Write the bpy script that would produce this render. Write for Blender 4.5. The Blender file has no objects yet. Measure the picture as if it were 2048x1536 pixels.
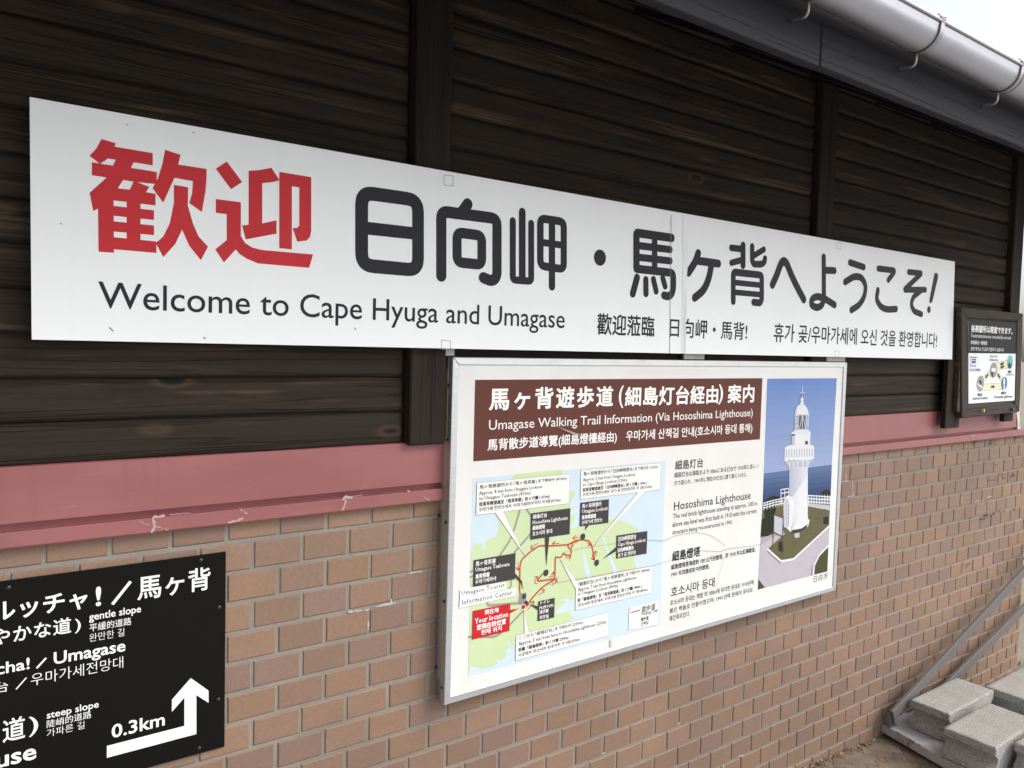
import bpy, bmesh, math, random
import numpy as np
from mathutils import Vector, Matrix
from mathutils.geometry import delaunay_2d_cdt
random.seed(7)
SC = bpy.context.scene
COL = SC.collection

# ------------------------------------------------------------------ camera, sky, sun, exposure
H = 1.72                      # eye height above the paving
D = 1.74827                   # eye distance from the brick face (the plane y = 0)
F_PX, YAW, PITCH, ROLL = 1537.1, 0.62356, -0.05117, 0.0262
fwd = Vector((math.sin(YAW)*math.cos(PITCH), math.cos(YAW)*math.cos(PITCH), math.sin(PITCH)))
rgt0 = Vector((math.cos(YAW), -math.sin(YAW), 0))
up0 = rgt0.cross(fwd)
RGT = math.cos(ROLL)*rgt0 + math.sin(ROLL)*up0
UPV = -math.sin(ROLL)*rgt0 + math.cos(ROLL)*up0
EYE = Vector((0, -D, H))
cam = bpy.data.cameras.new('camera')
cam.sensor_width = 36
cam.lens = F_PX/2048*36
cam.clip_start = 0.05
cam.clip_end = 3000
camo = bpy.data.objects.new('camera', cam)
COL.objects.link(camo)
camo.matrix_world = Matrix(((RGT.x, UPV.x, -fwd.x, EYE.x), (RGT.y, UPV.y, -fwd.y, EYE.y), (RGT.z, UPV.z, -fwd.z, EYE.z), (0, 0, 0, 1)))
SC.camera = camo

SUN_DIR = Vector((0.62, -0.62, 0.85)).normalized()   # towards the sun, behind cloud
SUN_EL = math.asin(SUN_DIR.z)
SUN_AZ = math.atan2(SUN_DIR.x, SUN_DIR.y)
world = bpy.data.worlds.new('World')
SC.world = world
world.use_nodes = True
wn = world.node_tree.nodes
wl = world.node_tree.links
sky = wn.new('ShaderNodeTexSky')
sky.sky_type = 'NISHITA'
sky.sun_disc = False
sky.sun_elevation = SUN_EL
sky.sun_rotation = SUN_AZ
sky.dust_density = 4.0
hsv = wn.new('ShaderNodeHueSaturation')
hsv.inputs['Saturation'].default_value = 0.24
wl.new(sky.outputs[0], hsv.inputs['Color'])
wl.new(hsv.outputs[0], wn['Background'].inputs[0])
wn['Background'].inputs[1].default_value = 0.145
sl = bpy.data.lights.new('sun', 'SUN')
sl.energy = 0.8
sl.angle = math.radians(35)
sl.color = (1.0, 0.99, 0.975)
so = bpy.data.objects.new('sun', sl)
COL.objects.link(so)
so.rotation_euler = (-SUN_DIR).to_track_quat('-Z', 'Y').to_euler()
SC.view_settings.view_transform = 'Standard'
SC.view_settings.look = 'None'
SC.view_settings.exposure = 0.83
SC.view_settings.gamma = 1

# ------------------------------------------------------------------ from the photograph's pixels to the real planes
def ray(px, py):
    return fwd*F_PX + RGT*(px-1024) - UPV*(py-768)
def at(px, py, y=0.0):
    d = ray(px, py)
    return EYE + d*((y+D)/d.y)
def atz(px, py, z):
    d = ray(px, py)
    return EYE + d*((z-H)/d.z)
def proj(P):
    d = Vector(P)-EYE
    z = d.dot(fwd)
    return 1024+F_PX*d.dot(RGT)/z, 768-F_PX*d.dot(UPV)/z
def zoom(ox, oy, k):
    return lambda a, b: (ox+a/k, oy+b/k)
FULL = zoom(0, 0, 1)
zC = zoom(1320, 880, 3.841)

# ------------------------------------------------------------------ mesh helpers
def lin(c):
    c = c/255
    return c/12.92 if c <= 0.04045 else ((c+0.055)/1.055)**2.4
def rgb(r, g, b, k=1.0):
    return (lin(r)*k, lin(g)*k, lin(b)*k, 1)
WHITE = rgb(238, 238, 236)
INK = rgb(62, 62, 66)

def wloc(o):
    v = Vector((0, 0, 0))
    while o is not None:
        v += o.location
        o = o.parent
    return v
class MB:
    def __init__(s):
        s.v, s.f, s.c, s.m = [], [], [], []
        s.col = (1, 1, 1, 1)
        s.mi = 0
    def add(s, vs, fs, col=None, mi=None):
        n = len(s.v)
        s.v += [Vector(p) for p in vs]
        for f in fs:
            s.f.append([n+i for i in f])
            s.c.append(col or s.col)
            s.m.append(s.mi if mi is None else mi)
    def box(s, x0, x1, y0, y1, z0, z1, col=None, mi=None):
        vs = [(x, y, z) for x in (x0, x1) for y in (y0, y1) for z in (z0, z1)]
        s.add(vs, [(0, 1, 3, 2), (4, 6, 7, 5), (0, 4, 5, 1), (2, 3, 7, 6), (0, 2, 6, 4), (1, 5, 7, 3)], col, mi)
    def hexa(s, bot, top, col=None, mi=None):      # two matching quads
        n = len(bot)
        fs = [list(range(n))[::-1], list(range(n, 2*n))]
        fs += [(i, (i+1) % n, n+(i+1) % n, n+i) for i in range(n)]
        s.add(list(bot)+list(top), fs, col, mi)
    def bar(s, a, b, w, h, upv=Vector((0, 0, 1)), col=None):
        a, b = Vector(a), Vector(b)
        d = (b-a).normalized()
        sd = d.cross(upv).normalized()
        u = sd.cross(d)
        q = [(-w/2, -h/2), (w/2, -h/2), (w/2, h/2), (-w/2, h/2)]
        s.hexa([a+sd*i+u*j for i, j in q], [b+sd*i+u*j for i, j in q], col)
    def tube(s, pts, r, n=8, col=None, closed=False):
        pts = [Vector(p) for p in pts]
        rings = []
        for i, p in enumerate(pts):
            d = (pts[min(i+1, len(pts)-1)]-pts[max(i-1, 0)]).normalized()
            a = d.cross(Vector((0.31, 0.2, 0.93)))
            if a.length < 0.1:
                a = d.cross(Vector((1, 0, 0)))
            a.normalize()
            b = d.cross(a)
            rr = r[i] if isinstance(r, (list, tuple)) else r
            rings.append([p+a*rr*math.cos(2*math.pi*k/n)+b*rr*math.sin(2*math.pi*k/n) for k in range(n)])
        vs = [q for R in rings for q in R]
        fs = [(i*n+k, i*n+(k+1) % n, (i+1)*n+(k+1) % n, (i+1)*n+k) for i in range(len(pts)-1) for k in range(n)]
        fs += [list(range(n))[::-1], [(len(pts)-1)*n+k for k in range(n)]]
        s.add(vs, fs, col)
    def disc(s, c, r, depth, n=14, col=None, axis='y'):      # short rod standing out of a wall face
        c = Vector(c)
        s.tube([c, c+Vector((0, -depth, 0))], r, n, col)
    def flat(s, polys, y, col=None, mi=None):     # union of flat outlines in the plane y
        vs, fs = [], []
        for p in polys:
            n = len(vs)
            p = ccw([Vector((q[0], q[1])) for q in p])
            vs += p
            fs.append(list(range(n, n+len(p))))
        r = delaunay_2d_cdt(vs, [], fs, 1, 1e-7)
        out = []
        for f, src in zip(r[2], r[5]):
            if not src:
                continue
            a = sum((r[0][f[i]].x*r[0][f[(i+1) % len(f)]].y-r[0][f[(i+1) % len(f)]].x*r[0][f[i]].y) for i in range(len(f)))
            out.append(list(f) if a > 0 else list(f)[::-1])
        s.add([(p.x, y, p.y) for p in r[0]], out, col, mi)
    def build(s, name, mat, parent=None, bevel=0, smooth=False, segs=1):
        me = bpy.data.meshes.new(name)
        off = wloc(parent)
        me.from_pydata([p-off for p in s.v], [], s.f)
        ca = me.color_attributes.new('ink', 'FLOAT_COLOR', 'CORNER')
        i = 0
        for p, c in zip(me.polygons, s.c):
            for _ in range(p.loop_total):
                ca.data[i].color = c
                i += 1
        mats = mat if isinstance(mat, (list, tuple)) else [mat]
        for m in mats:
            me.materials.append(m)
        me.polygons.foreach_set('material_index', s.m)
        if bevel:
            bm = bmesh.new()
            bm.from_mesh(me)
            bmesh.ops.remove_doubles(bm, verts=bm.verts, dist=1e-6)
            es = [e for e in bm.edges if len(e.link_faces) == 2 and e.calc_face_angle(0) > 0.5]
            bmesh.ops.bevel(bm, geom=es, offset=bevel, segments=segs, affect='EDGES', profile=0.6, clamp_overlap=True)
            bm.to_mesh(me)
            bm.free()
        if smooth:
            for p in me.polygons:
                p.use_smooth = True
        o = bpy.data.objects.new(name, me)
        COL.objects.link(o)
        if parent is not None:
            o.parent = parent
        return o

def empty(name, loc, label, cat, group=None):
    o = bpy.data.objects.new(name, None)
    o.empty_display_size = 0.1
    COL.objects.link(o)
    o.location = loc
    return tag(o, label, cat, group)
def tag(o, label, cat, group=None, kind=None):
    if label:
        o['label'] = label
    if cat:
        o['category'] = cat
    if group:
        o['group'] = group
    o['kind'] = kind or 'thing'
    return o

def pl(zf, pts, y):                 # traced outline -> its (x, z) on the plane y
    r = []
    for a, b in pts:
        p = at(*zf(a, b), y)
        r.append((p.x, p.z))
    return r
def circ(c, r, n=24, rz=None):
    return [(c[0]+r*math.cos(2*math.pi*i/n), c[1]+(rz or r)*math.sin(2*math.pi*i/n)) for i in range(n)]
def soften(pts, rad, closed):
    out = []
    n = len(pts)
    for i, p in enumerate(pts):
        if not closed and i in (0, n-1):
            out.append(Vector(p))
            continue
        p, a, b = Vector(p), Vector(pts[i-1]), Vector(pts[(i+1) % n])
        da, db = a-p, b-p
        t = min(rad, da.length*0.45, db.length*0.45)
        p0, p1 = p+da.normalized()*t, p+db.normalized()*t
        for k in range(5):
            u = k/4
            out.append((1-u)**2*p0+2*u*(1-u)*p+u*u*p1)
    return out
def ccw(p):
    return p if sum(p[k].x*p[(k+1) % len(p)].y-p[(k+1) % len(p)].x*p[k].y for k in range(len(p))) > 0 else p[::-1]
def stroke(pts, w, closed=False, rad=0, cap=True, n=14):
    pts = [Vector(p) for p in pts]
    if rad:
        pts = soften(pts, rad, closed)
    polys = []
    m = len(pts)
    for i in range(m if closed else m-1):
        a, b = pts[i], pts[(i+1) % m]
        d = b-a
        if d.length < 1e-6:
            continue
        q = Vector((-d.y, d.x)).normalized()*w/2
        polys.append([a-q, b-q, b+q, a+q])
    for i, p in enumerate(pts):
        if closed or cap or 0 < i < m-1:
            polys.append(circ(p, w/2, n))
    return polys

# lettering: the words are meshed once and laid flat on the plane y inside the measured box
_tc = bpy.data.curves.new('lettering_source', 'FONT')
_to = bpy.data.objects.new('lettering_source', _tc)
COL.objects.link(_to)
def glyphs(body, bold, space, res):
    grow, bold = (bold, 0.0) if bold > 0.003 else (0.0, min(bold, 0.0))
    _tc.body = body
    _tc.size = 1
    _tc.offset = bold
    _tc.space_character = space
    _tc.resolution_u = res
    dg = bpy.context.evaluated_depsgraph_get()
    dg.update()
    me = bpy.data.meshes.new_from_object(_to.evaluated_get(dg))
    vs = [(v.co.x, v.co.y) for v in me.vertices]
    fs = [list(p.vertices) for p in me.polygons]
    nz = sum(p.normal.z for p in me.polygons)
    bpy.data.meshes.remove(me)
    if nz < 0:
        fs = [f[::-1] for f in fs]
    if grow:
        vs, fs = embolden(vs, fs, grow)
    return vs, fs
def embolden(vs, fs, w):
    # split into separate pieces, widen every outline edge of a piece by w, and keep the union
    par = list(range(len(vs)))
    def find(i):
        while par[i] != i:
            par[i] = par[par[i]]
            i = par[i]
        return i
    for f in fs:
        for i in f[1:]:
            par[find(i)] = find(f[0])
    groups = {}
    for f in fs:
        groups.setdefault(find(f[0]), []).append(f)
    # pieces whose boxes touch after widening belong to one union
    items = []
    for g in groups.values():
        ids = {i for f in g for i in f}
        items.append([min(vs[i][0] for i in ids)-w, max(vs[i][0] for i in ids)+w, g])
    items.sort(key=lambda q: q[0])
    cl = []
    for a, b, g in items:
        if cl and a < cl[-1][1]:
            cl[-1][1] = max(cl[-1][1], b)
            cl[-1][2] = cl[-1][2]+g
        else:
            cl.append([a, b, list(g)])
    ov, of = [], []
    for _, _, g in cl:
        cnt = {}
        for f in g:
            for i, j in zip(f, f[1:]+f[:1]):
                k = (min(i, j), max(i, j))
                cnt[k] = cnt.get(k, 0)+1
        pv, pf = [], []
        def addp(p):
            n = len(pv)
            pv.extend(ccw([Vector(q) for q in p]))
            pf.append(list(range(n, n+len(p))))
        for f in g:
            addp([vs[i] for i in f])
        corner = set()
        be = []
        for (i, j), c_ in cnt.items():
            if c_ != 1:
                continue
            a, b = Vector(vs[i]), Vector(vs[j])
            if (b-a).length < 1e-6:
                continue
            q = Vector((a.y-b.y, b.x-a.x)).normalized()*w
            addp([a-q, b-q, b+q, a+q])
            be.append((a.x, a.y, b.x, b.y))
            corner |= {i, j}
        for i in corner:
            addp(circ(vs[i], w, 6))
        r = delaunay_2d_cdt(pv, [], pf, 0, 1e-6)
        n = len(ov)
        ov += [(p.x, p.y) for p in r[0]]
        V = np.array([(p.x, p.y) for p in r[0]])
        E = np.array(be)
        C = np.array([V[f].mean(axis=0) for f in r[2]])
        ax_, ay_, bx_, by_ = (E[:, k][None, :] for k in range(4))
        px_, py_ = C[:, 0][:, None], C[:, 1][:, None]
        up = (ay_ > py_) != (by_ > py_)
        den = np.where(by_ == ay_, 1e-12, by_-ay_)
        odd = (up & (px_ < (bx_-ax_)*(py_-ay_)/den+ax_)).sum(axis=1) % 2 == 1
        dx_, dy_ = bx_-ax_, by_-ay_
        u = np.clip(((px_-ax_)*dx_+(py_-ay_)*dy_)/(dx_*dx_+dy_*dy_), 0, 1)
        near = (np.hypot(px_-ax_-u*dx_, py_-ay_-u*dy_) < w*0.999).any(axis=1)
        for f, ok in zip(r[2], odd | near):
            if ok:
                P = [r[0][i] for i in f]
                ar = sum(P[k].x*P[(k+1) % len(P)].y-P[(k+1) % len(P)].x*P[k].y for k in range(len(P)))
                of.append([n+i for i in (f if ar > 0 else f[::-1])])
    return ov, of
def text(mb, body, zf, l, t, b, r, y, col, bold=0.0, space=1.0, res=2):
    vs, fs = glyphs(body, bold, space, res)
    if not vs:
        return
    x0, x1 = min(v[0] for v in vs), max(v[0] for v in vs)
    z0, z1 = min(v[1] for v in vs), max(v[1] for v in vs)
    bl, tl = at(*zf(l, b), y), at(*zf(l, t), y)
    rx = zf(r, b)[0]
    py = zf(l, b)[1]
    for _ in range(8):
        R = at(rx, py, y)
        py = proj((R.x, y, bl.z))[1]
    sx, sz = (R.x-bl.x)/(x1-x0), (tl.z-bl.z)/(z1-z0)
    mb.add([(bl.x+(v[0]-x0)*sx, y, bl.z+(v[1]-z0)*sz) for v in vs], fs, col)
def letter(parent, mat, body, zf, l, t, b, r, y, col, bold=0.0, space=1.0, res=2):
    if res == 1 or zf is zC:
        bold += 0.008
    mb = MB()
    text(mb, body, zf, l, t, b, r, y, col, bold, space, res)
    return mb.build('lettering', mat, parent)

# ------------------------------------------------------------------ materials
def mat(name, base=(0.5, 0.5, 0.5), rough=0.6, metal=0.0, spec=0.5):
    m = bpy.data.materials.new(name)
    m.use_nodes = True
    b = m.node_tree.nodes['Principled BSDF']
    b.inputs['Base Color'].default_value = (*base[:3], 1)
    b.inputs['Roughness'].default_value = rough
    b.inputs['Metallic'].default_value = metal
    b.inputs['Specular IOR Level'].default_value = spec
    return m
class NT:
    def __init__(s, m):
        s.t = m.node_tree
        s.b = s.t.nodes['Principled BSDF']
        s.co = s.t.nodes.new('ShaderNodeTexCoord').outputs['Object']
    def n(s, kind, **kw):
        o = s.t.nodes.new(kind)
        for k, v in kw.items():
            setattr(o, k, v)
        return o
    def put(s, sock, v):
        if hasattr(v, 'is_output') or isinstance(v, bpy.types.NodeSocket):
            s.t.links.new(v, sock)
        else:
            sock.default_value = v
    def map(s, scale=(1, 1, 1), rot=(0, 0, 0), src=None):
        o = s.n('ShaderNodeMapping')
        s.put(o.inputs['Vector'], src or s.co)
        o.inputs['Scale'].default_value = scale
        o.inputs['Rotation'].default_value = rot
        return o.outputs[0]
    def noise(s, vec, scale=5, detail=6, rough=0.6, dist=0.0):
        o = s.n('ShaderNodeTexNoise')
        s.put(o.inputs['Vector'], vec)
        o.inputs['Scale'].default_value = scale
        o.inputs['Detail'].default_value = detail
        o.inputs['Roughness'].default_value = rough
        o.inputs['Distortion'].default_value = dist
        return o.outputs['Fac']
    def ramp(s, v, *stops):
        o = s.n('ShaderNodeValToRGB')
        s.put(o.inputs[0], v)
        e = o.color_ramp.elements
        while len(e) < len(stops):
            e.new(0.5)
        for q, (p, c) in zip(e, stops):
            q.position = p
            q.color = c if isinstance(c, tuple) else (c, c, c, 1)
        return o.outputs[0]
    def mix(s, f, a, b, mode='MIX'):
        o = s.n('ShaderNodeMix', data_type='RGBA', blend_type=mode)
        s.put(o.inputs[0], f)
        s.put(o.inputs[6], a if not isinstance(a, tuple) else (*a[:3], 1))
        s.put(o.inputs[7], b if not isinstance(b, tuple) else (*b[:3], 1))
        return o.outputs[2]
    def math(s, op, a, b=0.0):
        o = s.n('ShaderNodeMath', operation=op)
        s.put(o.inputs[0], a)
        s.put(o.inputs[1], b)
        return o.outputs[0]
    def attr(s):
        return s.n('ShaderNodeAttribute', attribute_name='ink').outputs['Color']
    def bump(s, h, strength=0.3, dist=0.01):
        o = s.n('ShaderNodeBump')
        o.inputs['Strength'].default_value = strength
        o.inputs['Distance'].default_value = dist
        s.put(o.inputs['Height'], h)
        s.t.links.new(o.outputs[0], s.b.inputs['Normal'])
    def color(s, c):
        s.put(s.b.inputs['Base Color'], c)
    def rough(s, v):
        s.put(s.b.inputs['Roughness'], v)

def printed(name, rough=0.45, spec=0.4):       # sheet or ink whose colours are carried by the mesh
    m = mat(name, rough=rough, spec=spec)
    t = NT(m)
    g = t.noise(t.map((7, 7, 7)), 1.0, 4)
    t.color(t.mix(t.ramp(g, (0.3, 0.93), (0.7, 1.0)), (0, 0, 0), t.attr()))
    return m
M_INK = printed('printed_ink', 0.5, 0.15)
M_INKM = printed('faded_ink', 0.6, 0.15)

def wood(name, axis, dark, mid, light, wear=0.55):
    m = mat(name, rough=0.75, spec=0.2)
    t = NT(m)
    ia = t.n('ShaderNodeSeparateColor')
    t.put(ia.inputs[0], t.attr())
    sh = t.n('ShaderNodeCombineXYZ')
    k = t.math('MULTIPLY', ia.outputs[0], 37.0)
    for i in range(3):
        t.put(sh.inputs[i], k)
    add = t.n('ShaderNodeVectorMath', operation='ADD')
    t.put(add.inputs[0], t.co)
    t.put(add.inputs[1], sh.outputs[0])
    src = add.outputs[0]
    st = [(0.7, 30, 55), (55, 30, 0.7)][axis]
    g1 = t.noise(t.map(st, src=src), 1.0, 8, 0.65, 0.15)
    g2 = t.noise(t.map([(0.9, 60, 110), (110, 60, 0.9)][axis], src=src), 1.0, 4, 0.6, 0.2)
    patch = t.noise(t.map([(1.6, 6, 24), (24, 6, 1.6)][axis], src=src), 1.0, 5, 0.6, 0.6)
    c = t.mix(t.ramp(g1, (0.3, 0.0), (0.7, 1.0)), dark, mid)
    wearm = t.ramp(patch, (wear, 0.0), (wear+0.13, 1.0))
    c = t.mix(t.math('MULTIPLY', wearm, t.ramp(g2, (0.4, 0.15), (0.62, 0.95))), c, light)
    crack = t.ramp(t.noise(t.map([(0.55, 22, 34), (34, 22, 0.55)][axis], src=src), 1.0, 3, 0.5, 0.25), (0.482, 1.0), (0.497, 0.0), (0.503, 0.0), (0.518, 1.0))
    c = t.mix(t.math('MULTIPLY', t.math('SUBTRACT', 1.0, crack), 0.5), c, (0.004, 0.003, 0.003))
    vo = t.n('ShaderNodeTexVoronoi')
    t.put(vo.inputs['Vector'], t.map([(2.3, 1.5, 6.0), (6, 1.5, 2.3)][axis], src=src))
    vo.inputs['Scale'].default_value = 1.0
    knot = t.ramp(vo.outputs['Distance'], (0.035, 1.0), (0.075, 0.0))
    ring = t.ramp(vo.outputs['Distance'], (0.05, 0.0), (0.075, 1.0), (0.12, 0.0))
    c = t.mix(knot, c, tuple(x*0.5 for x in dark[:3]))
    c = t.mix(t.math('MULTIPLY', ring, 0.5), c, light)
    t.color(c)
    hgt = t.math('ADD', t.math('MULTIPLY', g2, 0.5), t.math('ADD', t.math('MULTIPLY', crack, 0.9), g1))
    t.bump(hgt, 0.55, 0.004)
    return m
M_LOG = wood('stained_log', 0, (0.019, 0.0135, 0.0098), (0.030, 0.0215, 0.0155), (0.090, 0.056, 0.032), 0.53)
M_POST = wood('stained_post', 1, (0.012, 0.009, 0.007), (0.032, 0.022, 0.016), (0.075, 0.045, 0.026), 0.6)
M_FRAMEW = wood('stained_frame', 0, (0.045, 0.034, 0.029), (0.072, 0.055, 0.047), (0.16, 0.13, 0.11), 0.6)
M_FRAMEV = wood('stained_stile', 1, (0.045, 0.034, 0.029), (0.072, 0.055, 0.047), (0.16, 0.13, 0.11), 0.6)
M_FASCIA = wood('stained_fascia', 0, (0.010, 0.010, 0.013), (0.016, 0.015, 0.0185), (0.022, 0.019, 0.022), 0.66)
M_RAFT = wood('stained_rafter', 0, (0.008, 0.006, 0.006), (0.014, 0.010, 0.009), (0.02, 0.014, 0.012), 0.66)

M_TILE = mat('brick_tile', rough=0.62, spec=0.35)
t = NT(M_TILE)
sp = t.noise(t.map((1, 1, 1)), 420, 3, 0.5)
blot = t.noise(t.map((1, 1, 1)), 9, 5, 0.6)
fine = t.noise(t.map((1, 1, 1)), 90, 4, 0.7)
damp = t.noise(t.map((0.9, 1, 1.4)), 1.6, 6, 0.6)
c = t.mix(t.ramp(blot, (0.3, 0.0), (0.7, 0.35)), t.attr(), (0.21, 0.135, 0.095))
c = t.mix(t.ramp(damp, (0.46, 0.0), (0.70, 0.45)), c, (0.15, 0.105, 0.08))
c = t.mix(t.ramp(fine, (0.35, 0.3), (0.65, 0.0)), c, (0.15, 0.09, 0.065))
c = t.mix(t.ramp(sp, (0.70, 0.0), (0.76, 0.85)), c, (0.045, 0.028, 0.022))
c = t.mix(t.ramp(t.noise(t.map((1, 1, 1), src=None), 300, 2, 0.5), (0.25, 0.5), (0.3, 0.0)), c, (0.42, 0.31, 0.24))
t.color(c)
t.bump(t.math('ADD', sp, fine), 0.25, 0.0012)
M_MORTAR = mat('mortar', rough=0.9, spec=0.2)
t = NT(M_MORTAR)
n1 = t.noise(t.co, 6, 6)
n2 = t.noise(t.co, 350, 3)
c = t.mix(t.ramp(n1, (0.3, 0.0), (0.7, 1.0)), (0.23, 0.208, 0.178), (0.30, 0.275, 0.235))
c = t.mix(t.ramp(t.noise(t.map((0.9, 1, 1.4)), 1.6, 6, 0.6), (0.45, 0.0), (0.68, 0.5)), c, (0.14, 0.125, 0.105))
c = t.mix(t.ramp(n2, (0.4, 0.4), (0.6, 0.0)), c, (0.16, 0.14, 0.12))
t.color(c)
t.bump(n2, 0.5, 0.002)

M_RED = mat('red_painted_steel', rough=0.38, spec=0.5)
t = NT(M_RED)
n1 = t.noise(t.map((2.5, 8, 9)), 1.0, 5)
n2 = t.noise(t.map((18, 30, 160)), 1.0, 5)
c = t.mix(t.ramp(n1, (0.3, 0.0), (0.72, 1.0)), (0.258, 0.083, 0.085), (0.295, 0.104, 0.103))
c = t.mix(t.ramp(n2, (0.62, 0.0), (0.75, 0.25)), c, (0.40, 0.20, 0.19))
t.color(c)
drip = t.noise(t.map((26, 26, 2.2)), 1.0, 5, 0.65)
c = t.mix(t.ramp(drip, (0.55, 0.0), (0.75, 0.28)), c, (0.12, 0.06, 0.055))
dot = t.noise(t.map((60, 60, 60)), 1.0, 2, 0.5)
c = t.mix(t.ramp(dot, (0.76, 0.0), (0.79, 0.7)), c, (0.09, 0.05, 0.045))
t.color(c)
t.bump(t.noise(t.map((3.5, 6, 7)), 1.0, 2), 0.12, 0.02)
t.rough(t.ramp(n1, (0.3, 0.33), (0.7, 0.5)))
M_SCUFF = mat('bare_scuff', (0.47, 0.31, 0.31), 0.7)
M_LIME = mat('lime_bloom', (0.42, 0.39, 0.35), 0.9)
M_SOOT = mat('black_marker', (0.03, 0.026, 0.026), 0.7)

M_WSIGN = mat('white_sign_sheet', rough=0.32, spec=0.5)
t = NT(M_WSIGN)
dn = t.noise(t.co, 60, 2, 0.5)
dd = t.noise(t.map((1.4, 3, 5)), 1.0, 5)
c = t.mix(t.ramp(dd, (0.35, 0.0), (0.7, 1.0)), (0.795, 0.815, 0.815), (0.82, 0.838, 0.838))
c = t.mix(t.ramp(dn, (0.795, 0.0), (0.81, 0.7)), c, (0.2, 0.19, 0.17))
run = t.noise(t.map((30, 30, 0.8)), 1.0, 3, 0.5)
c = t.mix(t.ramp(run, (0.5, 0.0), (0.85, 0.05)), c, (0.45, 0.45, 0.43))
t.color(c)
t.bump(t.noise(t.map((2.2, 3, 1.6)), 1.0, 1, 0.4), 0.08, 0.03)
t.rough(t.ramp(t.noise(t.co, 3, 2), (0.25, 0.28), (0.75, 0.38)))
M_WBOARD = mat('white_board_sheet', rough=0.4, spec=0.45)
t = NT(M_WBOARD)
dd = t.noise(t.map((5, 5, 3)), 1.0, 6)
c = t.mix(t.ramp(dd, (0.35, 0.0), (0.7, 1.0)), (0.67, 0.655, 0.63), (0.72, 0.712, 0.697))
c = t.mix(t.ramp(t.noise(t.co, 70, 2, 0.5), (0.79, 0.0), (0.81, 0.6)), c, (0.35, 0.33, 0.3))
t.color(c)
M_SEAM = mat('sheet_edge', (0.22, 0.22, 0.22), 0.6)
def brushed(name, base, rough, axis=0):
    m = mat(name, base, rough, 0.85)
    t = NT(m)
    n = t.noise(t.map([(3, 60, 220), (220, 60, 3)][axis]), 1.0, 4)
    p = t.noise(t.co, 11, 5)
    c = t.mix(t.ramp(n, (0.3, 0.0), (0.7, 1.0)), tuple(x*0.86 for x in base), base)
    c = t.mix(t.ramp(p, (0.5, 0.0), (0.8, 0.4)), c, tuple(x*0.6 for x in base))
    t.color(c)
    t.rough(t.ramp(p, (0.3, rough-0.06), (0.7, rough+0.12)))
    return m
M_ALU = brushed('aluminium_trim', (0.60, 0.615, 0.63), 0.42)
M_STEEL = brushed('zinc_steel', (0.38, 0.37, 0.36), 0.5, 1)
M_STAIN = brushed('stainless_wire', (0.36, 0.34, 0.33), 0.35)
M_BARS = mat('grey_painted_bar', (0.135, 0.122, 0.118), 0.6, 0, 0.3)
M_GUT = mat('galvanised_gutter', (0.42, 0.42, 0.45), 0.36, 0.75)
t = NT(M_GUT)
n1 = t.noise(t.map((2, 14, 14)), 1.0, 6)
n2 = t.noise(t.map((7, 16, 16)), 1.0, 6, 0.7)
n3 = t.noise(t.map((3.1, 5, 5)), 1.0, 2)
c = t.mix(t.ramp(n1, (0.3, 0.0), (0.7, 1.0)), (0.30, 0.30, 0.33), (0.40, 0.40, 0.435))
moss = t.math('MULTIPLY', t.ramp(n2, (0.56, 0.0), (0.66, 1.0)), t.ramp(n3, (0.62, 0.0), (0.68, 0.8)))
c = t.mix(moss, c, (0.055, 0.07, 0.04))
t.color(c)
t.rough(t.ramp(n1, (0.3, 0.3), (0.7, 0.48)))
M_STRIP = mat('cream_timber', rough=0.7)
t = NT(M_STRIP)
t.color(t.mix(t.noise(t.map((40, 40, 5)), 1.0, 5), (0.30, 0.25, 0.165), (0.42, 0.36, 0.25)))
M_BLACK = mat('black_sign_sheet', (0.0055, 0.005, 0.0045), 0.6, 0, 0.10)
M_SCREW = mat('dark_screw', (0.05, 0.05, 0.05), 0.35, 0.8)
M_ROOF = mat('roof_metal', (0.09, 0.08, 0.08), 0.5, 0.3)
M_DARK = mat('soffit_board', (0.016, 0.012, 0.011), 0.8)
M_PINY = mat('yellow_plastic', (0.75, 0.62, 0.05), 0.3)
M_PING = mat('green_plastic', (0.02, 0.12, 0.07), 0.3)
M_CAULK = mat('peeling_white_paint', rough=0.7)
t = NT(M_CAULK)
t.color(t.mix(t.ramp(t.noise(t.map((30, 30, 12)), 1.0, 5), (0.45, 0.0), (0.6, 1.0)), (0.40, 0.36, 0.33), (0.75, 0.74, 0.71)))
def concrete(name, a, b, rough_bump):
    m = mat(name, rough=0.92, spec=0.2)
    t = NT(m)
    n1 = t.noise(t.co, 12, 6)
    n2 = t.noise(t.co, 190, 4, 0.7)
    n3 = t.noise(t.co, 420, 3)
    c = t.mix(t.ramp(n1, (0.3, 0.0), (0.7, 1.0)), a, b)
    c = t.mix(t.ramp(n2, (0.36, 0.85), (0.52, 0.0)), c, (0.085, 0.08, 0.07))
    c = t.mix(t.ramp(n3, (0.6, 0.0), (0.7, 0.6)), c, (0.62, 0.6, 0.56))
    t.color(c)
    t.bump(n2, rough_bump, 0.006)
    return m
M_CONC = concrete('pale_concrete', (0.34, 0.325, 0.295), (0.44, 0.425, 0.395), 0.5)
M_CONCR = concrete('rough_concrete', (0.20, 0.19, 0.175), (0.30, 0.285, 0.265), 0.9)
M_TRAY = mat('white_painted_tray', rough=0.45)
t = NT(M_TRAY)
t.color(t.mix(t.ramp(t.noise(t.co, 30, 6), (0.52, 0.0), (0.72, 0.7)), (0.46, 0.45, 0.46), (0.27, 0.24, 0.22)))
M_RUST = mat('rusty_rim', rough=0.6)
t = NT(M_RUST)
n = t.noise(t.map((1, 1, 0.35)), 22, 7, 0.7, 0.5)
sz = t.n('ShaderNodeSeparateXYZ')
t.put(sz.inputs[0], t.co)
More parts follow.
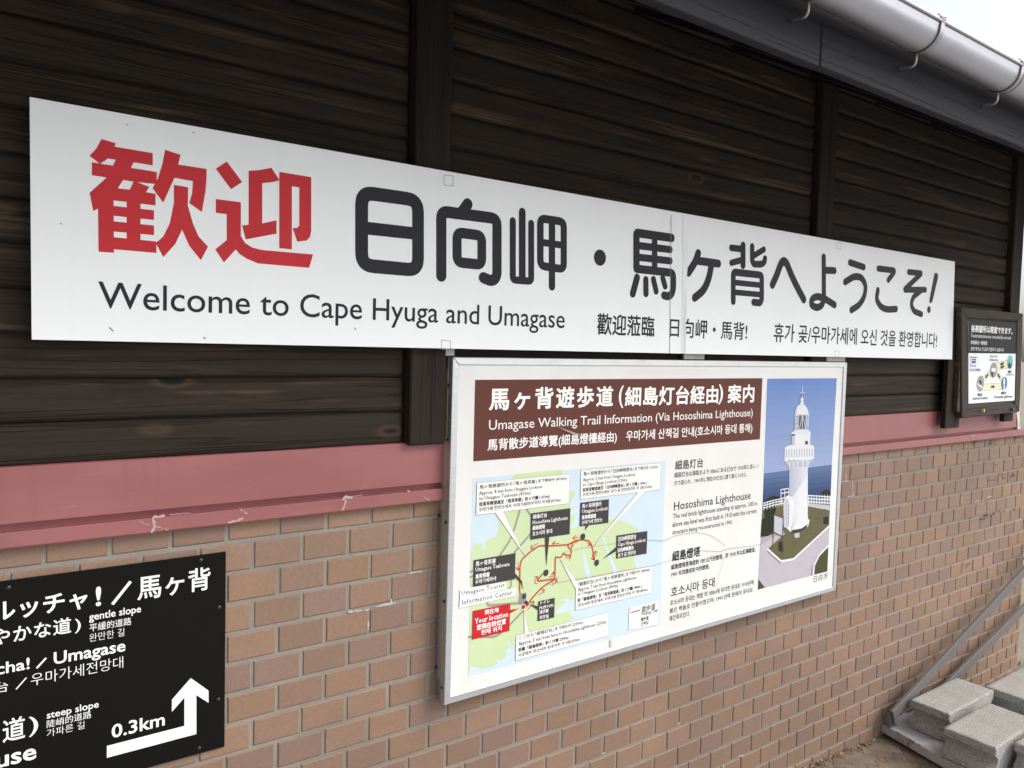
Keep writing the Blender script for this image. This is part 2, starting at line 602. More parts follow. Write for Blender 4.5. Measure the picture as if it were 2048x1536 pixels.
edge = t.math('MULTIPLY', t.ramp(t.math('MULTIPLY', sz.outputs[2], 10.0), (0.475, 0.0), (0.56, 1.0)), 0.16)
c = t.mix(t.ramp(t.math('ADD', n, edge), (0.58, 0.0), (0.68, 1.0)), (0.44, 0.43, 0.42), (0.20, 0.095, 0.04))
c = t.mix(t.ramp(t.math('ADD', n, edge), (0.70, 0.0), (0.78, 1.0)), c, (0.075, 0.038, 0.02))
t.color(c)

# ground: worn brown interlocking paving, turning to sandy soil further off
M_GROUND = mat('worn_paving', rough=0.9, spec=0.25)
t = NT(M_GROUND)
sx = t.n('ShaderNodeSeparateXYZ')
t.put(sx.inputs[0], t.co)
zx = t.math('PINGPONG', t.math('ADD', sx.outputs[0], t.math('MULTIPLY', t.noise(t.co, 9, 3), 0.05)), 0.034)
zy = t.math('PINGPONG', t.math('ADD', sx.outputs[1], t.math('MULTIPLY', t.noise(t.co, 8, 3), 0.05)), 0.034)
cb = t.n('ShaderNodeCombineXYZ')
t.put(cb.inputs[0], t.math('ADD', sx.outputs[0], zy))
t.put(cb.inputs[1], t.math('ADD', sx.outputs[1], zx))
bt = t.n('ShaderNodeTexBrick')
t.put(bt.inputs['Vector'], cb.outputs[0])
bt.inputs['Scale'].default_value = 1.0
bt.inputs['Brick Width'].default_value = 0.225
bt.inputs['Row Height'].default_value = 0.1125
bt.inputs['Mortar Size'].default_value = 0.003
bt.inputs['Mortar Smooth'].default_value = 0.3
bt.inputs['Color1'].default_value = (0.245, 0.185, 0.135, 1)
bt.inputs['Color2'].default_value = (0.20, 0.155, 0.115, 1)
bt.inputs['Mortar'].default_value = (0.045, 0.033, 0.025, 1)
g1 = t.noise(t.co, 4, 7, 0.65)
g2 = t.noise(t.co, 130, 4, 0.7)
c = t.mix(t.ramp(g1, (0.45, 0.0), (0.62, 0.75)), bt.outputs['Color'], (0.075, 0.062, 0.048))
c = t.mix(t.ramp(g2, (0.35, 0.55), (0.6, 0.0)), c, (0.07, 0.05, 0.035))
far = t.ramp(t.math('MULTIPLY', sx.outputs[0], 0.1), (0.38, 0.0), (0.46, 1.0))
c = t.mix(far, c, t.mix(g1, (0.20, 0.17, 0.125), (0.34, 0.30, 0.24)))
bounce_yard = t.ramp(t.math('MULTIPLY', sx.outputs[1], -0.1), (0.085, 0.0), (0.10, 1.0))  # unseen ground before the wall, made pale grey to bounce light onto the sign
c = t.mix(bounce_yard, c, t.mix(g1, (0.37, 0.37, 0.365), (0.46, 0.46, 0.45)))
t.color(c)
t.bump(t.math('ADD', t.math('MULTIPLY', bt.outputs['Fac'], -1.0), t.math('MULTIPLY', g2, 0.35)), 0.6, 0.006)
M_LEAFDRY = mat('dry_leaf', rough=0.8)
t = NT(M_LEAFDRY)
t.color(t.attr())
M_LEAF = mat('shrub_leaf', rough=0.55)
t = NT(M_LEAF)
t.color(t.attr())
M_BARK = mat('shrub_bark', (0.08, 0.06, 0.045), 0.9)

# ------------------------------------------------------------------ ground
def gz(x):                                   # the paving falls gently along the wall
    return H-1.690-0.048*min(max(x-2.88, -1.5), 4.0)
g = MB()
xs = [-400, -60, -8, -2, 0, 1.38, 2, 2.88, 3.5, 4.2, 5, 6, 6.88, 12, 60, 400]
ys = [-400, -60, -12, -4, -2, -1, -0.5, 0, 0.3, 1, 3, 8, 30, 100, 400]
gv = [(x, y, gz(x)) for x in xs for y in ys]
gf = [(i*len(ys)+j, (i+1)*len(ys)+j, (i+1)*len(ys)+j+1, i*len(ys)+j+1) for i in range(len(xs)-1) for j in range(len(ys)-1)]
g.add(gv, gf)
tag(g.build('ground', M_GROUND), None, None, kind='structure')

# ------------------------------------------------------------------ the building
def Z(z):
    return z+H
bld = empty('visitor_building', (2.0, 1.5, gz(2.0)), 'long single-storey building of dark stained logs above a tan brick base, with overhanging eave', 'building')
X_L, X_BR, X_LR, X_FL = -0.9, 4.785, 4.444, 4.545
# brick base: tiles set proud of a mortar bed
MX, MZ = 0.11694, 0.07
bz0, bx0 = Z(-0.4610), 0.5405
bk = MB()
bk.box(X_L, X_BR-0.004, 0.0032, 0.16, -0.25, Z(-0.405), mi=1)
bk.box(X_BR-0.16, X_BR-0.0032, 0.165, 3.0, -0.25, Z(-0.405), mi=1)
pal = [(0.285, 0.178, 0.125), (0.30, 0.188, 0.132), (0.272, 0.172, 0.124), (0.262, 0.168, 0.126), (0.292, 0.186, 0.134), (0.252, 0.163, 0.138), (0.248, 0.160, 0.128), (0.305, 0.188, 0.128), (0.278, 0.176, 0.126)]
def tile(mb, x0, x1, z0, z1, side=False):
    k = random.uniform(0.90, 1.07)
    p = random.choice(pal)
    p = (p[0]*0.94, p[1]*0.93, p[2]*0.87)
    cc = (p[0]*k, p[1]*k, p[2]*k, 1)
    b = 0.0022
    yb, yf = 0.0034, random.uniform(-0.0006, 0.0008)
    jx, jz = random.uniform(-0.0012, 0.0012), random.uniform(-0.0008, 0.0008)
    x0 += jx; x1 += jx; z0 += jz; z1 += jz
    if side:
        f = lambda u, w, z: (X_BR-w, u, z)
    else:
        f = lambda u, w, z: (u, w, z)
    A = [f(x0, yb, z0), f(x1, yb, z0), f(x1, yb, z1), f(x0, yb, z1)]
    B = [f(x0, yf+b, z0), f(x1, yf+b, z0), f(x1, yf+b, z1), f(x0, yf+b, z1)]
    Cq = [f(x0+b, yf, z0+b), f(x1-b, yf, z0+b), f(x1-b, yf, z1-b), f(x0+b, yf, z1-b)]
    fs = [(8, 9, 10, 11)]
    for i in range(4):
        j = (i+1) % 4
        fs += [(i, j, 4+j, 4+i), (4+i, 4+j, 8+j, 8+i)]
    mb.add(A+B+Cq, fs, cc, 0)
JX, JZ = 0.0085, 0.0095
for r in range(-1, 20):
    zt = bz0-r*MZ-JZ/2
    zb = bz0-(r+1)*MZ+JZ/2
    zt = min(zt, Z(-0.406))
    ph = 0.0 if r % 2 == 0 else MX/2
    k0 = int((X_L-bx0)/MX)-1
    x = bx0+ph+k0*MX
    while x < X_BR:
        a, b_ = max(x+JX/2, X_L), min(x+MX-JX/2, X_BR-0.001)
        if b_-a > 0.015:
            tile(bk, a, b_, zb, zt)
        x += MX
    y = 0.008+(0.0 if r % 2 else MX/2)
    while y < 3.0:
        tile(bk, y, y+MX-JX, zb, zt, True)
        y += MX
bk.build('brick_base', [M_TILE, M_MORTAR], bld)
# white bloom, marker scribbles and smears on the tiles
lime = MB()
zl = zoom(440, 1050, 3.161)
zr = zoom(1680, 820, 4.516)
zb_ = zoom(1200, 1200, 4.096)
def jag(pts, n, amp):
    out = []
    for (a, b), (c_, d) in zip(pts, pts[1:]):
        for i in range(n):
            u = i/n
            out.append((a+(c_-a)*u+random.uniform(-amp, amp), b+(d-b)*u+random.uniform(-amp, amp)))
    return out+[pts[-1]]
def mark(mb, zf, pts, w, y, n=6, amp=2.0):
    mb.v, mb.f, mb.c, mb.m = [], [], [], []
    q = pl(zf, jag(pts, n, amp), y)
    for a, b in zip(q, q[1:]):
        if random.random() < 0.85:
            mb.flat(stroke([a, b], w*random.uniform(0.5, 1.25), n=6), y-random.uniform(0, 0.0004))
for zf, pts, w in [(zl, [(815, 548), (940, 535)], .006), (zl, [(960, 520), (1110, 490)], .006), (zl, [(938, 610), (936, 660)], .005), (zl, [(1190, 308), (1270, 292)], .004), (zl, [(1083, 470), (1083, 495)], .005),
                   (zr, [(52, 560), (58, 640)], .005), (zr, [(18, 645), (75, 640)], .004), (zr, [(115, 650), (118, 770)], .005), (zr, [(70, 785), (125, 775)], .004), (zr, [(1310, 815), (1312, 920)], .005), (zr, [(1215, 830), (1300, 815)], .004), (zr, [(1098, 790), (1100, 830)], .004), (zr, [(1330, 790), (1370, 780)], .005), (zr, [(1395, 1320), (1396, 1365)], .004),
                   (zb_, [(640, 1015), (655, 1005)], .005), (zb_, [(1130, 1280), (1175, 1272)], .005), (zb_, [(1008, 1350), (1012, 1370)], .005), (zb_, [(15, 1260), (40, 1250)], .004)]:
    mark(lime, zf, pts, w, -0.0008)
    lime.build('lime_stain', M_LIME, bld)
scr = MB()
for zf, pts, w in [(zr, [(1195, 285), (1205, 315), (1215, 290), (1235, 285)], .007), (zr, [(1330, 280), (1365, 278), (1345, 305), (1365, 300)], .01), (zr, [(1378, 270), (1375, 305)], .005),
                   (zr, [(1325, 590), (1325, 635), (1400, 632), (1410, 600)], .004), (zr, [(1425, 580), (1470, 578), (1465, 610), (1490, 620), (1498, 575)], .006), (zr, [(1535, 605), (1555, 600), (1560, 570), (1575, 600)], .006),
                   (zr, [(1175, 985), (1185, 970)], .006), (zr, [(1262, 990), (1310, 985), (1300, 950), (1335, 945), (1325, 975)], .008), (zr, [(1360, 935), (1362, 970), (1385, 935), (1400, 930)], .008), (zr, [(1440, 905), (1440, 935)], .005), (zr, [(1455, 920), (1505, 908)], .005), (zr, [(1560, 905), (1575, 895), (1580, 910)], .006),
                   (zr, [(1378, 508), (1425, 495)], .003), (zr, [(1130, 1440), (1150, 1395), (1180, 1385)], .005), (zr, [(1575, 265), (1590, 250), (1625, 248)], .004)]:
    mark(scr, zf, pts, w, -0.0009, 4, 4)
    scr.build('marker_scribble', M_SOOT, bld)

# red flashing: upright band, small sloping step, lower drip band
pf = [(0.0035, -0.255), (-0.0135, -0.258), (-0.0145, -0.3660), (-0.0140, -0.3672), (0.0005, -0.3676), (0.0010, -0.3790), (-0.0030, -0.3815), (-0.0200, -0.3822), (-0.0206, -0.3830), (-0.0215, -0.411), (-0.0190, -0.4145), (0.0, -0.4135)]
fl = MB()
xs = [X_L, 0.0, 1.0, 2.0, 3.0, 4.0, X_FL, X_BR+0.015]
vs = []
for x in xs:
    for (y, z) in pf:
        vs.append((x, y, Z(z)))
n = len(pf)
fl.add(vs, [(i*n+j, i*n+j+1, (i+1)*n+j+1, (i+1)*n+j) for i in range(len(xs)-2) for j in range(n-1)])
fl.add(vs, [((len(xs)-2)*n+j, (len(xs)-2)*n+j+1, (len(xs)-1)*n+j+1, (len(xs)-1)*n+j) for j in range(5, n-1)])
fl.box(X_FL+0.001, X_BR+0.015, 0.0015, 0.3, Z(-0.385), Z(-0.3805))
fl.build('red_flashing', M_RED, bld)
sc = MB()
z5 = zoom(0, 700, 2.2756)
for pts, w in [([(625, 775), (680, 800)], .0022), ([(695, 765), (705, 800), (690, 832)], .006), ([(700, 760), (745, 755)], .006), ([(690, 795), (765, 820)], .0025), ([(745, 752), (870, 742)], .0018), ([(1040, 785), (1080, 778), (1105, 765)], .006), ([(1090, 722), (1125, 745)], .003), ([(1560, 680), (1570, 668), (1600, 672)], .007), ([(1575, 685), (1558, 730)], .006), ([(1590, 668), (1650, 660)], .0018), ([(1855, 640), (1865, 645)], .003), ([(1930, 670), (1955, 682)], .003)]:
    mark(sc, z5, pts, w*.75, -0.0218, 12, 2.6)
    sc.build('scuff_mark', M_SCUFF, bld)
for pts, w in [([(1190, 215), (1200, 245)], .008), ([(1205, 240), (1228, 212)], .007)]:
    mark(sc, zr, pts, w*.6, -0.0218, 4, 4)
    sc.build('scuff_mark', M_SCUFF, bld)

# log cladding in bays between the posts
PITCHZ = 0.08545
zlow = -0.2613
posts = [(-0.795, -0.69), (0.918, 1.022), (2.630, 2.735), (4.335, 4.446)]
bays = [(X_L, -0.795), (-0.69, 0.918), (1.022, 2.630), (2.735, 4.335)]
lg = MB()
lg.box(X_L, X_LR-0.002, 0.0038, 0.14, Z(zlow), Z(1.2), mi=1)
lg.box(X_LR-0.12, X_LR-0.004, 0.145, 3.0, Z(-0.372), Z(1.6), mi=1)
NP = 17
for (xa, xb) in bays:
    for k in range(16):
        z0 = zlow+k*PITCHZ
        xa_, xb_ = xa+0.004, xb-0.004
        L = xb_-xa_
        us = [0, 0.004, 0.010, 0.018] + [0.018+(L-0.036)*i/14 for i in range(1, 14)] + [L-0.018, L-0.010, L-0.004, L] if L > 0.2 else [0, 0.004, 0.01, L-0.01, L-0.004, L]
        tint = (random.random(), 0, 0, 1)
        wob = [random.uniform(-0.0012, 0.0012) for _ in us]
        vs = []
        for u, wz in zip(us, wob):
            e = min(u, L-u)
            sc_ = math.sqrt(max(0.0, 1-(1-min(e, 0.018)/0.018)**2))*0.6+0.4
            for j in range(NP):
                tt = -1+2*j/(NP-1)
                hz = (PITCHZ/2-0.0011)
                y = 0.001-(0.013*(1-abs(tt)**11))*sc_
                vs.append((xa_+u, y, Z(z0+PITCHZ/2+tt*hz*(0.9+0.1*sc_)+wz)))
        fs = [(i*NP+j, (i+1)*NP+j, (i+1)*NP+j+1, i*NP+j+1) for i in range(len(us)-1) for j in range(NP-1)]
        fs += [list(range(NP))[::-1] if False else list(range(NP)), [(len(us)-1)*NP+j for j in range(NP)][::-1]]
        lg.add(vs, fs, tint, 0)
lo = lg.build('log_cladding', [M_LOG, M_DARK], bld, smooth=False)
for p in lo.data.polygons:
    p.use_smooth = len(p.vertices) == 4 and p.material_index == 0
for (xa, xb) in posts:
    p = MB()
    p.box(xa, xb, -0.036, 0.009, Z(-0.262), Z(1.2), (random.random(), 0, 0, 1))
    p.build('post', M_POST, bld, bevel=0.004)
ck = MB()
pts = [(4.545, 0.08), (4.556, -0.05), (4.550, -0.12), (4.560, -0.20), (4.572, -0.24), (4.566, -0.29), (4.580, -0.33), (4.590, -0.380)]
for a, b in zip(pts, pts[1:]):
    ck.hexa([(a[0]-.014, -0.012, Z(a[1])), (a[0]+.012, -0.012, Z(a[1])), (a[0]+.012, 0.03, Z(a[1])), (a[0]-.014, 0.03, Z(a[1]))],
            [(b[0]-.018, -0.014, Z(b[1])), (b[0]+.016, -0.014, Z(b[1])), (b[0]+.016, 0.03, Z(b[1])), (b[0]-.018, 0.03, Z(b[1]))])
ck.build('peeling_trim', M_CAULK, bld)

# roof: slab, rafters, fascia, gutter
RS = 0.55
YF = -0.69
def roofz(y, base):
    return Z(base+RS*(y-YF))
X0R, X1R = -1.6, 5.7
rf = MB()
rf.hexa([(X0R, YF-0.004, roofz(YF-0.004, 0.722)), (X1R, YF-0.004, roofz(YF-0.004, 0.722)), (X1R, 2.2, roofz(2.2, 0.722)), (X0R, 2.2, roofz(2.2, 0.722))],
        [(X0R, YF-0.004, roofz(YF-0.004, 0.80)), (X1R, YF-0.004, roofz(YF-0.004, 0.80)), (X1R, 2.2, roofz(2.2, 0.80)), (X0R, 2.2, roofz(2.2, 0.80))], mi=0)
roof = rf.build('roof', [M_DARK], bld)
k = -4
while True:
    x = 1.245+0.4545*k
    k += 1
    if x > X1R-0.1:
        break
    if x < X0R+0.1:
        continue
    r = MB()
    a, b = x-0.0225, x+0.0225
    r.hexa([(a, YF+0.012, roofz(YF+0.012, 0.646)), (b, YF+0.012, roofz(YF+0.012, 0.646)), (b, 0.0, roofz(0.0, 0.646)), (a, 0.0, roofz(0.0, 0.646))],
           [(a, YF+0.012, roofz(YF+0.012, 0.7215)), (b, YF+0.012, roofz(YF+0.012, 0.7215)), (b, 0.0, roofz(0.0, 0.7215)), (a, 0.0, roofz(0.0, 0.7215))], (random.random(), 0, 0, 1))
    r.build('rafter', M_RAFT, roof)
fa = MB()
fa.box(X0R, 1.588, YF-0.012, YF+0.0115, Z(0.645), Z(0.748), (0.3, 0, 0, 1))
fa.box(1.590, X1R, YF-0.012, YF+0.0115, Z(0.647), Z(0.749), (0.8, 0, 0, 1))
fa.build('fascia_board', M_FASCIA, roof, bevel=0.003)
GY, GZ, GR = -0.752, 0.7926, 0.0465
gp = [(GY+GR*math.cos(a), GZ+GR*math.sin(a)) for a in [math.radians(-180*i/20) for i in range(21)]]
gp += [(GY-GR-0.0012, GZ+0.004), (GY-GR-0.001, GZ+0.010)]
inn = [(y+(0.0016 if i > 10 else -0.0016 if i < 8 else 0), z+0.0016) for i, (y, z) in enumerate(gp)]
gt = MB()
for xa, xb in ((X0R, 2.432), (2.440, X1R)):
    n = len(gp)
    for prof, flip in ((gp, 0), (inn, 1)):
        vs = [(x, y, Z(z)) for x in (xa, xb) for (y, z) in prof]
        fs = [(j, j+1, n+j+1, n+j) for j in range(n-1)]
        gt.add(vs, [f[::-1] for f in fs] if flip else fs)
gut = gt.build('gutter', M_GUT, roof, smooth=True)
bead = MB()
bead.tube([(X0R, GY-GR-0.003, Z(GZ+0.0125)), (X1R, GY-GR-0.003, Z(GZ+0.0125))], 0.0042, 10)
bead.build('rim_bead', M_GUT, roof, smooth=True)
jt = MB()
jp = [(GY+(GR+0.0015)*math.cos(a), GZ+(GR+0.0015)*math.sin(a)) for a in [math.radians(-180*i/20) for i in range(21)]]
n = len(jp)
jt.add([(x, y, Z(z)) for x in (2.405, 2.467) for (y, z) in jp], [(j, j+1, n+j+1, n+j) for j in range(n-1)])
jt.build('gutter_joint', M_GUT, roof, smooth=True)
for k in range(-5, 9):
    x = 1.476+0.4545*k
    if x < X0R+0.05 or x > X1R-0.05:
        continue
    h = MB()
    ring = [(GY+(GR+0.003)*math.cos(a), GZ+(GR+0.003)*math.sin(a)) for a in [math.radians(-20-160*i/22) for i in range(23)]]
    ring += [(GY-GR-0.004, GZ+0.008), (GY-GR-0.007, GZ+0.016), (GY-GR-0.002, GZ+0.022), (GY-GR+0.004, GZ+0.019)]
    for (y0, z0), (y1, z1) in zip(ring, ring[1:]):
        h.bar((x, y0, Z(z0)), (x, y1, Z(z1)), 0.016, 0.0026, Vector((0, GY-y0, GZ-z0)))
    for dx in (-0.014, 0.014):
        h.tube([(x+dx*0.4, GY-GR-0.006, Z(GZ+0.012)), (x+dx, GY-GR-0.006, Z(GZ+0.020)), (x+dx*1.3, GY-GR-0.002, Z(GZ+0.026)), (x+dx*0.9, GY-GR+0.003, Z(GZ+0.028))], 0.0013, 6)
    zs = GZ-GR-0.003
    h.tube([(x, -0.742, Z(zs+0.002)), (x, -0.742, Z(zs-0.016)), (x, -0.740, Z(zs-0.022)), (x, -0.735, Z(zs-0.026)), (x, -0.728, Z(zs-0.027)), (x, -0.7005, Z(zs-0.024))], 0.0034, 8)
    h.build('gutter_hanger', M_STAIN, roof)

# ------------------------------------------------------------------ long welcome sign
YS = -0.062
z1 = zoom(0, 150, 2.6943)
z2 = zoom(650, 250, 2.7929)
z3 = zoom(1250, 380, 2.5664)
S = [at(*p, YS) for p in ((59.3, 193.9), (1909.7, 523.2), (1904.3, 718.8), (63.5, 679.1))]
ws = empty('welcome_sign', (1.85, YS, S[3].z), 'long white welcome sign with big red and charcoal characters across the log wall', 'sign')
q = [(p.x, p.z) for p in (S[3], S[2], S[1], S[0])]
p = MB()
p.hexa([(x, YS, z) for x, z in q], [(x, YS+0.004, z) for x, z in q])
p.v.reverse() if False else None
p.build('sign_panel', M_WSIGN, ws)
fr = MB()
zb0, zt0 = max(S[3].z, S[2].z)+0.003, min(S[0].z, S[1].z)-0.003
xl, xr = S[0].x+0.004, S[1].x-0.006
fr.box(xl, xl+0.025, YS+0.0045, -0.022, zb0, zt0)
fr.box(xr-0.025, xr, YS+0.0045, -0.022, zb0, zt0)
fr.box(xl+0.026, xr-0.026, YS+0.0045, -0.022, zt0-0.025, zt0)
fr.box(xl+0.026, xr-0.026, YS+0.0045, -0.022, zb0, zb0+0.025)
fr.build('back_frame', M_STEEL, ws)
for (a, b, c_, d) in ((884, 697.5, 908, 714), (1366, 709.5, 1412, 720), (1652, 714, 1692, 724.5)):
    p0, p1 = at(a, b, -0.03), at(c_, d, -0.03)
    m = MB()
    m.box(p0.x, p1.x-0.012 if a > 1000 else p1.x, -0.0345, -0.0215, Z(-0.034), Z(-0.002))
    m.build('steel_bracket', M_STEEL, ws, bevel=0.002)
YL = YS-0.0005
RED = rgb(196, 52, 58)
DK = rgb(42, 42, 47)
def char(polys_zf, zf, col):
    m = MB()
    m.flat([pl(zf, q, YL) for q in polys_zf], YL, col)
    return m.build('character', M_INK, ws)
char([[(547, 345), (625, 368), (617, 384), (600, 420), (560, 462), (540, 480), (483, 435), (520, 395)],
      [(600, 383), (823, 421), (823, 487), (718, 470), (580, 450), (556, 470)],
      [(625, 452), (722, 468), (705, 502), (608, 492)],
      [(495, 470), (557, 481), (705, 500), (845, 523), (845, 588), (722, 575), (665, 566), (495, 540)],
      [(582, 546), (668, 560), (634, 612), (612, 652), (528, 720), (503, 733), (483, 635)],
      [(722, 570), (805, 603), (785, 634), (745, 645), (690, 640), (700, 618)],
      [(612, 608), (700, 618), (838, 640), (838, 703), (600, 674)],
      [(528, 705), (612, 635), (614, 958), (531, 952)],
      [(683, 630), (757, 640), (757, 900), (683, 890)],
      [(600, 704), (830, 729), (830, 781), (600, 757)],
      [(600, 787), (830, 811), (830, 863), (600, 842)],
      [(605, 873), (843, 897), (843, 959), (605, 938)],
      [(890, 403), (973, 430), (960, 483), (940, 555), (880, 687), (822, 610), (850, 560), (875, 480)],
      [(957, 482), (1113, 506), (1113, 560), (1107, 630), (1088, 738), (1020, 690), (1035, 640), (1040, 572), (935, 553)],
      [(937, 592), (1014, 605), (1012, 710), (1005, 760), (985, 825), (945, 910), (880, 982), (840, 905), (880, 870), (915, 800), (937, 690)],
      [(1008, 690), (1040, 800), (1070, 870), (1121, 925), (1083, 998), (1020, 920), (978, 825), (975, 740)]], z1, RED)
char([[(1163, 505), (1222, 466), (1305, 577), (1245, 615)],
      [(1163, 668), (1298, 686), (1298, 880), (1222, 900), (1222, 750), (1163, 742)],
      [(1298, 868), (1320, 905), (1360, 930), (1410, 943), (1687, 967), (1666, 1039), (1390, 1015), (1330, 990), (1292, 965), (1270, 940), (1207, 1010), (1160, 940), (1224, 888), (1260, 850)],
      [(1340, 516), (1413, 512), (1413, 830), (1340, 840)],
      [(1340, 807), (1413, 800), (1490, 783), (1490, 855), (1324, 886), (1305, 810)],
      [(1340, 516), (1400, 512), (1463, 500), (1506, 567), (1470, 577), (1413, 583), (1360, 585)],
      [(1505, 522), (1573, 533), (1573, 940), (1505, 933)],
      [(1505, 522), (1677, 550), (1677, 840), (1671, 872), (1652, 892), (1602, 898), (1577, 825), (1602, 824), (1613, 810), (1613, 606), (1530, 592)]], z1, RED)
def rchar(zf, items, col=None):
    polys = []
    for it in items:
        pts, w = it[0], it[1]
        closed = len(it) > 2 and it[2]
        rad = it[3] if len(it) > 3 else 0.02
        polys += stroke(pl(zf, pts, YL), w, closed, rad)
    m = MB()
    m.flat(polys, YL, col or DK)
    return m.build('character', M_INK, ws)
rchar(z2, [([(205, 376), (520, 420), (520, 812), (205, 783)], .0325, True, .028), ([(205, 573), (520, 608)], .030)])
rchar(z2, [([(650, 843), (650, 482), (961, 523), (961, 835), (950, 862), (925, 870), (885, 853)], .0295, False, .018), ([(797, 442), (765, 488)], .030),
           ([(738, 600), (876, 618), (876, 781), (738, 766)], .027, True, .016)])
rchar(z2, [([(1049, 536), (1049, 865), (1152, 873), (1152, 550)], .020, False, .010), ([(1102, 486), (1102, 866)], .0225),
           ([(1203, 521), (1334, 541), (1334, 806), (1203, 786)], .0225, True, .016), ([(1203, 655), (1334, 672)], .0195), ([(1268, 530), (1268, 903)], .0225)])
m = MB()
cc = pl(z2, [(1536, 741)], YL)[0]
m.flat([circ(cc, 0.0235, 32)], YL, DK)
m.build('character', M_INK, ws)
rchar(z3, [([(59, 400), (59, 220), (240, 246)], .0265, False, .006), ([(59, 284), (232, 306)], .0225), ([(59, 344), (232, 364)], .0225),
           ([(59, 404), (248, 426), (248, 505), (240, 535), (222, 547), (200, 541)], .0255, False, .014), ([(152, 235), (152, 412)], .024),
           ([(62, 450), (40, 532)], .0245), ([(107, 460), (108, 532)], .0225), ([(146, 458), (160, 520)], .0215), ([(194, 452), (206, 494)], .0215)])
rchar(z3, [([(376, 325), (362, 368), (326, 424)], .0275), ([(366, 362), (480, 378)], .0265), ([(445, 374), (432, 452), (405, 515), (358, 553)], .0275, False, .05)])
rchar(z3, [([(606, 285), (606, 386)], .0265), ([(546, 297), (606, 304)], .0225), ([(546, 374), (604, 358)], .0215),
           ([(653, 290), (653, 365), (662, 381), (700, 381), (715, 372), (719, 352)], .0235, False, .012), ([(713, 305), (660, 338)], .0215),
           ([(556, 572), (556, 421), (702, 437), (702, 562), (694, 580), (660, 576)], .0245, False, .012), ([(556, 474), (702, 489)], .0195), ([(556, 524), (702, 538)], .0195)])
rchar(z3, [([(757, 486), (778, 440), (800, 378), (815, 362), (830, 376), (860, 450), (890, 510), (918, 562)], .0305, False, .03)])
rchar(z3, [([(1020, 345), (1021, 560), (1012, 592), (985, 606), (956, 590), (958, 560), (985, 545), (1025, 557), (1076, 590)], .0275, False, .03), ([(1025, 412), (1076, 414)], .0265)])
rchar(z3, [([(1155, 372), (1226, 396)], .0265), ([(1130, 472), (1178, 442), (1215, 448), (1237, 490), (1230, 545), (1204, 590), (1162, 616)], .0275, False, .04)])
rchar(z3, [([(1300, 403), (1388, 414), (1352, 462)], .0255, False, .02), ([(1298, 515), (1290, 560), (1312, 600), (1345, 614), (1392, 611)], .0275, False, .03)])
rchar(z3, [([(1456, 421), (1522, 428), (1434, 512), (1542, 512)], .0255, False, .008), ([(1520, 516), (1480, 548), (1468, 585), (1482, 622), (1522, 638)], .0265, False, .03)])
m = MB()
m.flat([pl(z3, [(1588, 430), (1597, 424), (1606, 432), (1607, 450), (1578, 572), (1570, 582), (1562, 576), (1563, 560)], YL), circ(pl(z3, [(1560, 614)], YL)[0], .0155, 20)], YL, DK)
m.build('character', M_INK, ws)
letter(ws, M_INK, 'Welcome to Cape Hyuga and Umagase', z1, 530, 1110, 1302, 2.6943*1128.7, YL, DK, 0.004, 1.0, 4)
letter(ws, M_INK, '歡迎蒞臨', z2, 1518, 1050, 1172, 1838, YL, DK, 0.016)
letter(ws, M_INK, '日向岬・馬背!', z3, 228, 655, 756, 626, YL, DK, 0.012)
letter(ws, M_INK, '휴가 곶/우마가세에 오신 것을 환영합니다!', z3, 762, 682, 780, 1600, YL, DK, 0.012)
# seam of the two sheets and the wrinkled joint tape
sm = MB()
sm.flat(stroke(pl(FULL, [(1342, 430), (1339, 707)], YS), 0.0022, cap=False), YS-0.0008)
for cx, cy, hw, hh in ((897, 361, 9, 10), (892, 690, 9, 9), (1677.5, 491.5, 4, 6), (1673.5, 708, 4, 6)):
    sm.flat(stroke(pl(FULL, [(cx-hw, cy-hh-hw*0.12), (cx+hw, cy-hh+hw*0.12), (cx+hw, cy+hh+hw*0.1), (cx-hw, cy+hh-hw*0.1)], YS), 0.0012, True), YS-0.0008, (1, 1, 1, 1))
sm.build('sheet_seam', M_SEAM, ws)
tp = MB()
ypx = [434, 450, 470, 490, 510, 530, 550, 570, 590, 610, 630, 650, 670, 690, 707]
ex = [1375, 1374.5, 1374, 1375, 1376, 1375.5, 1374, 1373.5, 1374.5, 1374, 1373, 1371, 1373, 1372.5, 1372]
rise = [.0006, .0008, .0014, .003, .0034, .002, .001, .002, .004, .0045, .005, .0055, .005, .005, .0045]
vs = []
for yy, e, rr in zip(ypx, ex, rise):
    for j, u in enumerate((0, 0.35, 0.65, 0.85, 1.0)):
        hgt = rr*(0, 0.12, 0.55, 0.95, 1.0)[j]
        p = at(e-9*(1-u), yy+(e-1375)*0.15, YS-0.0009-hgt)
        vs.append(p)
tp.add(vs, [(i*5+j, (i+1)*5+j, (i+1)*5+j+1, i*5+j+1) for i in range(len(ypx)-1) for j in range(4)])
tp.build('peeling_joint_tape', M_WSIGN, ws, smooth=True)
# scratches
sp_ = MB()
for a, b in (((219, 655), (226, 662)), ((407, 675), (411, 677)), ((709, 656), (712, 659)), ((253, 249), (255, 250)), ((386, 264), (388, 266)), ((121, 447), (123, 448)), ((448, 415), (450, 420))):
    sp_.flat(stroke(pl(FULL, [a, b], YL), 0.0018), YL-0.0003, rgb(90, 85, 80))
sp_.build('scratch', M_INK, ws)

